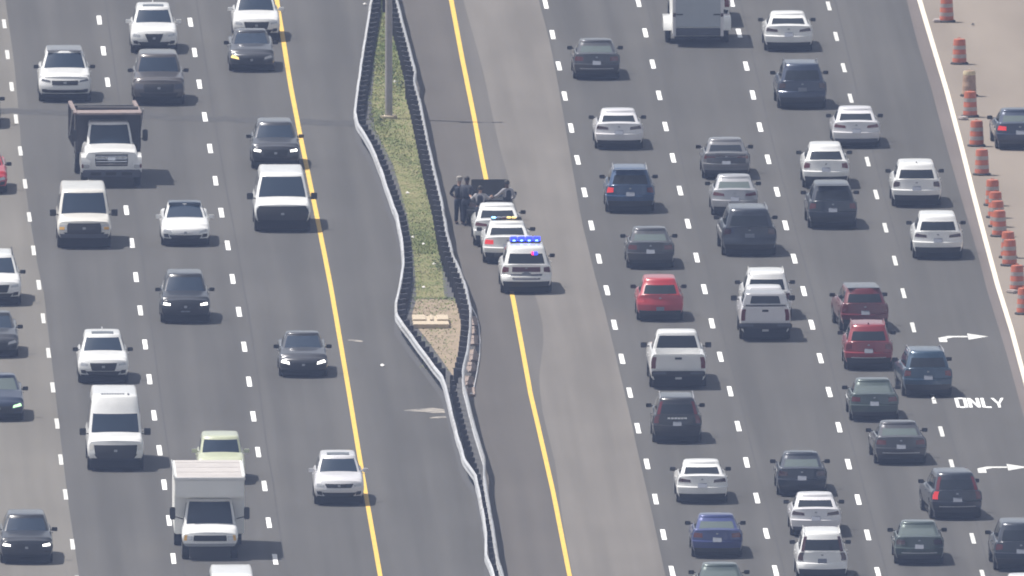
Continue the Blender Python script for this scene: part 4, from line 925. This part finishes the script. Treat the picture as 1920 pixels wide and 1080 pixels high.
# -------- police stop on the median shoulder
POL = 'police cars stopped on the median shoulder'
s = sedan(W=1.84)
o = vehicle('car', 'dark sedan with its boot lid up, stopped ahead of the police cars', 'car', 919, 421, 1, s, P['black'], 'stopped cars', yaw=.0, tailm=M['tail_dark'], glassR=M['glass'])
MB().box(-.68, .68, -.035, .035, 0, .74, Matrix.Translation((0, -s.h+1.05, 1.0)) @ Matrix.Rotation(R(-24), 4, 'X')).build('boot_lid', M['dark'], o, bevel=.02)
MB().box(-.66, .66, -s.h+.32, -s.h+.92, .99, 1.052).build('boot_shade_slab', M['dark'], o, bevel=.02)  # dark slab on the deck stands for the shaded boot cavity
def lightbar(o, s, y, cols, hh=.16):
    lb = MB().box(-.58, .58, y-.15, y+.15, s.H+.0, s.H+.055).build('light_bar', M['black'], o, bevel=.02)
    n = len(cols)
    for i, c in enumerate(cols):
        x0 = -.57+1.14*i/n; MB().box(x0+.01, x0+1.14/n-.01, y-.155, y+.155, s.H+.058, s.H+hh).build('light_module', c, lb, bevel=.02)
s = sedan(W=1.92, L=5.05, H=1.48, belt=.97)
o = vehicle('police_car', 'white police sedan in front, standing right behind the dark stopped sedan', 'police car', 934, 459, 1, s, W_, POL, tail='thin', tailm=M['tail'])
s = sedan(W=1.92, L=5.05, H=1.46, belt=.97)
o = vehicle('police_car', 'white police sedan in the middle with amber and blue roof lights', 'police car', 952, 491, 1, s, W_, POL, tail='corner', tailm=(M['tail_glow'], M['tail']))  # left tail lens glows to imitate sun falling on it
lightbar(o, s, -.2, [M['blue_white'], M['plate'], M['tail'], M['amber_on'], M['amber_on'], M['black']], .105)
s = suv(L=5.0, W=1.98, H=1.76, belt=1.1, yr0=-2.30, yr1=-1.98)
o = vehicle('police_suv', 'white police SUV at the rear with bright blue light bar', 'police car', 987, 547, 1, s, W_, POL, tail='suv', tailm=(M['tail'], M['maroon']), bumper=P['pearl'])
lightbar(o, s, -.55, [M['blue_on']]*4, .22)
for x in (-.42, -.14, .14, .42): MB().box(x-.05, x+.05, -.735, -.706, s.H+.065, s.H+.115).build('led_module', M['blue_white'], o, bevel=.01)
s.epatch('tailgate_decal', -1, [(-.58, .84), (.58, .84), (.60, 1.02), (-.60, 1.02)], M['maroon'], o, 6, 1, .011)
s.epatch('lower_decal', -1, [(-.55, .56), (.55, .56), (.66, .76), (-.66, .76)], M['slate'], o, 6, 1, .011)
for a in (-.40, .12): s.epatch('decal_lettering', -1, [(a, .76), (a+.28, .76), (a+.28, .84), (a, .84)], W_, o, 2, 1, .02)
s.gpatch('window_light', 'R', -.62, -.42, .66, .88, M['blue_on'], o, o=.012, nu=2, nv=1); s.gpatch('window_light', 'R', -.40, -.30, .66, .88, M['red_on'], o, o=.012, nu=2, nv=1)

# ------------------------------------------------------------------ people
def skinned(name, verts, edges, rads, m, parent, sub=2):
    me = bpy.data.meshes.new(name); me.from_pydata(verts, edges, []); o = link(name, me, m, parent)
    md = o.modifiers.new('skin', 'SKIN'); md.use_smooth_shade = True
    for i, r in enumerate(rads): me.skin_vertices[0].data[i].radius = (r, r) if not isinstance(r, tuple) else r
    me.skin_vertices[0].data[0].use_root = True
    ss = o.modifiers.new('sub', 'SUBSURF'); ss.levels = sub; ss.render_levels = sub
    return o
def person(xp, yp, label, rz, skin, hair, shirt, trousers, arms, lean=0.0, cap=None, vest=None, h=1.80, group='people at the police stop', sleeve=None):
    """faces +Y; arms = ((elbow, hand) for left, right) as offsets from the shoulder"""
    k = h/1.8
    t = tag(empty('person', G(xp, yp, .004), rz), label, 'person', group)
    def p(x, y, z): return (x*k, (y+lean*max(0, z-.92))*k, z*k)
    pel, wst, ch, nk, hd0, hd1 = p(0, 0, .95), p(0, 0, 1.10), p(0, .0, 1.36), p(0, .01, 1.53), p(0, .03, 1.63), p(0, .03, 1.72)
    V = [pel, wst, ch, nk, hd0, hd1]; E = [(0, 1), (1, 2), (2, 3), (3, 4), (4, 5)]; Rr = [(.13, .09), (.125, .085), (.13, .085), .058, .085, .082]
    for sx, (el, ha) in zip((-1, 1), arms):
        sh = Vector(p(sx*.19, 0, 1.43)); e = sh+Vector(el)*k; hnd = sh+Vector(ha)*k; fw = (hnd-e).normalized()
        n = len(V); V += [tuple(sh), tuple(e), tuple(hnd), tuple(hnd+fw*.09*k)]; E += [(2, n), (n, n+1), (n+1, n+2), (n+2, n+3)]; Rr += [.056, .044, .034, (.042, .022)]
        side = fw.orthogonal().normalized(); palm = hnd+fw*.08*k
    for sx in (-1, 1):
        n = len(V); V += [p(sx*.10, 0, .88), p(sx*.12, .02, .50), p(sx*.13, -.01, .09), p(sx*.14, .16, .04)]; E += [(0, n), (n, n+1), (n+1, n+2), (n+2, n+3)]; Rr += [.10, .066, .05, .04]
    b = skinned('body', V, E, [tuple(x*k for x in r) if isinstance(r, tuple) else r*k for r in Rr], skin, t)
    # hands: four fingers and a thumb rooted in each palm
    for sx, (el, ha) in zip((-1, 1), arms):
        sh = Vector(p(sx*.19, 0, 1.43)); e = sh+Vector(el)*k; hnd = sh+Vector(ha)*k; fw = (hnd-e).normalized(); side = fw.cross(Vector((0, 0, 1)));
        side = side.normalized() if side.length > .1 else Vector((0, 1, 0)); cur = side.cross(fw)
        q = MB(); pa = hnd+fw*.09*k
        for i, ln in enumerate((.065, .078, .072, .055)):
            a = pa+side*(.03-.02*i)*k; q.tube([a, a+fw*ln*.55*k, a+(fw*ln*.9+cur*.025)*k], [.010, .009, .007], 6)
        a = hnd+fw*.03*k+side*.035*k; q.tube([a, a+(side*.03+fw*.025)*k, a+(side*.035+fw*.06)*k], [.012, .010, .008], 6)
        q.build('fingers', skin, b, 60)
    # shirt with sleeves
    V = [p(0, 0, .98), wst, ch, p(0, 0, 1.49)]; E = [(0, 1), (1, 2), (2, 3)]; Rr = [(.168, .13), (.158, .122), (.18, .13), (.085, .08)]
    for sx, (el, ha) in zip((-1, 1), arms):
        sh = Vector(p(sx*.19, 0, 1.43)); e = sh+Vector(el)*k; hnd = sh+Vector(ha)*k; n = len(V)
        V += [tuple(sh), tuple(e), tuple(e+(hnd-e)*.75)]; E += [(2, n), (n, n+1), (n+1, n+2)]; Rr += [.085, .062, .05]
    skinned('shirt', V, E, [tuple(x*k for x in r) if isinstance(r, tuple) else r*k for r in Rr], sleeve or shirt, t)
    if True:
        skinned('vest', [p(0, 0, 1.0), wst, ch, p(0, 0, 1.46)], [(0, 1), (1, 2), (2, 3)], [(.185*k, .15*k), (.178*k, .145*k), (.198*k, .15*k), (.13*k, .11*k)], vest or shirt, t)
    V = [pel, p(0, 0, 1.03)]; E = [(0, 1)]; Rr = [(.175, .135), (.17, .13)]
    for sx in (-1, 1):
        n = len(V); V += [p(sx*.10, 0, .84), p(sx*.12, .02, .50), p(sx*.13, -.01, .10)]; E += [(0, n), (n, n+1), (n+1, n+2)]; Rr += [.12, .088, .075]
    skinned('trousers', V, E, [tuple(x*k for x in r) if isinstance(r, tuple) else r*k for r in Rr], trousers, t)
    for sx in (-1, 1): skinned('shoe', [p(sx*.13, -.03, .06), p(sx*.14, .18, .045)], [(0, 1)], [(.06*k, .06*k), (.05*k, .045*k)], M['boot'], t, 1)
    skinned('belt', [p(0, 0, .99), p(0, 0, 1.04)], [(0, 1)], [(.185*k, .15*k), (.185*k, .15*k)], M['boot'], t, 2)
    hc = Vector(p(0, .03, 1.70)); q = MB()
    q.lathe([(.099, -.05), (.106, 0), (.098, .05), (.066, .095), (.02, .112)], 14, 'z', tuple(hc+Vector((0, -.012, 0)))); q.build('hair', hair, b, 70)
    f_ = MB(); fy = hc.y+.085*k
    f_.tube([(hc.x, fy, hc.z-.01), (hc.x, fy+.022, hc.z-.05), (hc.x, fy+.004, hc.z-.06)], [.010, .015, .010]); f_.build('nose', skin, b, 60)
    for sx in (-1, 1):
        MB().lathe([(.004, -.012), (.014, 0), (.004, .012)], 8, 'z', (hc.x+sx*.034, fy-.004, hc.z-.005)).build('eye', M['boot'], b, 60)
        MB().lathe([(.008, -.03), (.016, 0), (.008, .03)], 8, 'z', (hc.x+sx*.092, hc.y-.005, hc.z-.03)).build('ear', skin, b, 60)
    MB().box(hc.x-.025, hc.x+.025, fy-.012, fy+.004, hc.z-.098, hc.z-.086).build('mouth', M['maroon'], b)
    if cap:
        MB().lathe([(.112, .03), (.114, .06), (.118, .085), (.10, .115), (.04, .125)], 18, 'z', tuple(hc)).build('hat', cap, t, 50)
        MB().box(hc.x-.09, hc.x+.09, hc.y+.08, hc.y+.19, hc.z+.035, hc.z+.05).build('brim', M['boot'], t, bevel=.006)
    return t
DOWN = ((-.07, .02, -.29), (-.06, .10, -.53)); DOWNR = ((.07, .02, -.29), (.06, .10, -.53)); HIP = ((-.15, -.05, -.26), (-.06, .10, -.42)); HIPR = ((.15, -.05, -.26), (.06, .10, -.42))
person(861, 421, 'officer in dark uniform with pale shoulders, leftmost beside the stopped dark sedan', -.5, M['skin'], M['hair_grey'], M['navy'], M['navy'], (HIP, DOWNR), cap=M['hair_grey'], h=1.80)
person(875, 424, 'taller bare-headed officer in dark vest, second from the left by the dark sedan', -.7, M['skin_dark'], M['hair'], M['navy'], M['navy'], (DOWN, ((.08, .16, -.22), (.02, .38, -.26))), sleeve=M['slate'], vest=M['navy'], h=1.88)
person(900, 432, 'person leaning at the boot of the dark sedan with both arms forward', -.1, M['skin'], M['hair'], M['navy'], M['navy'], (((-.14, .12, -.18), (-.22, .30, -.10)), ((.14, .16, -.16), (.20, .36, -.10))), lean=.18, h=1.66, sleeve=M['light'], vest=M['navy'])
person(951, 428, 'officer in dark vest and pale sleeves on the right of the dark sedan', .7, M['skin_dark'], M['hair'], M['navy'], M['navy'], (((-.10, .16, -.18), (-.18, .38, -.30)), HIPR), sleeve=M['light'], vest=M['navy'], h=1.82)

# ------------------------------------------------------------------ air
hz = MB().box(-700, 700, -2300, 900, -1.0, 232).build('haze', None); hz['kind'] = 'stuff'
hm = bpy.data.materials.new('haze_air'); hm.use_nodes = True; n = hm.node_tree; n.nodes.clear()
out = n.nodes.new('ShaderNodeOutputMaterial'); pv = n.nodes.new('ShaderNodeVolumePrincipled'); n.links.new(pv.outputs[0], out.inputs['Volume'])
pv.inputs['Color'].default_value = (.47, .61, 1.0, 1); pv.inputs['Density'].default_value = HAZE; pv.inputs['Anisotropy'].default_value = 0.0
hz.data.materials.append(hm)
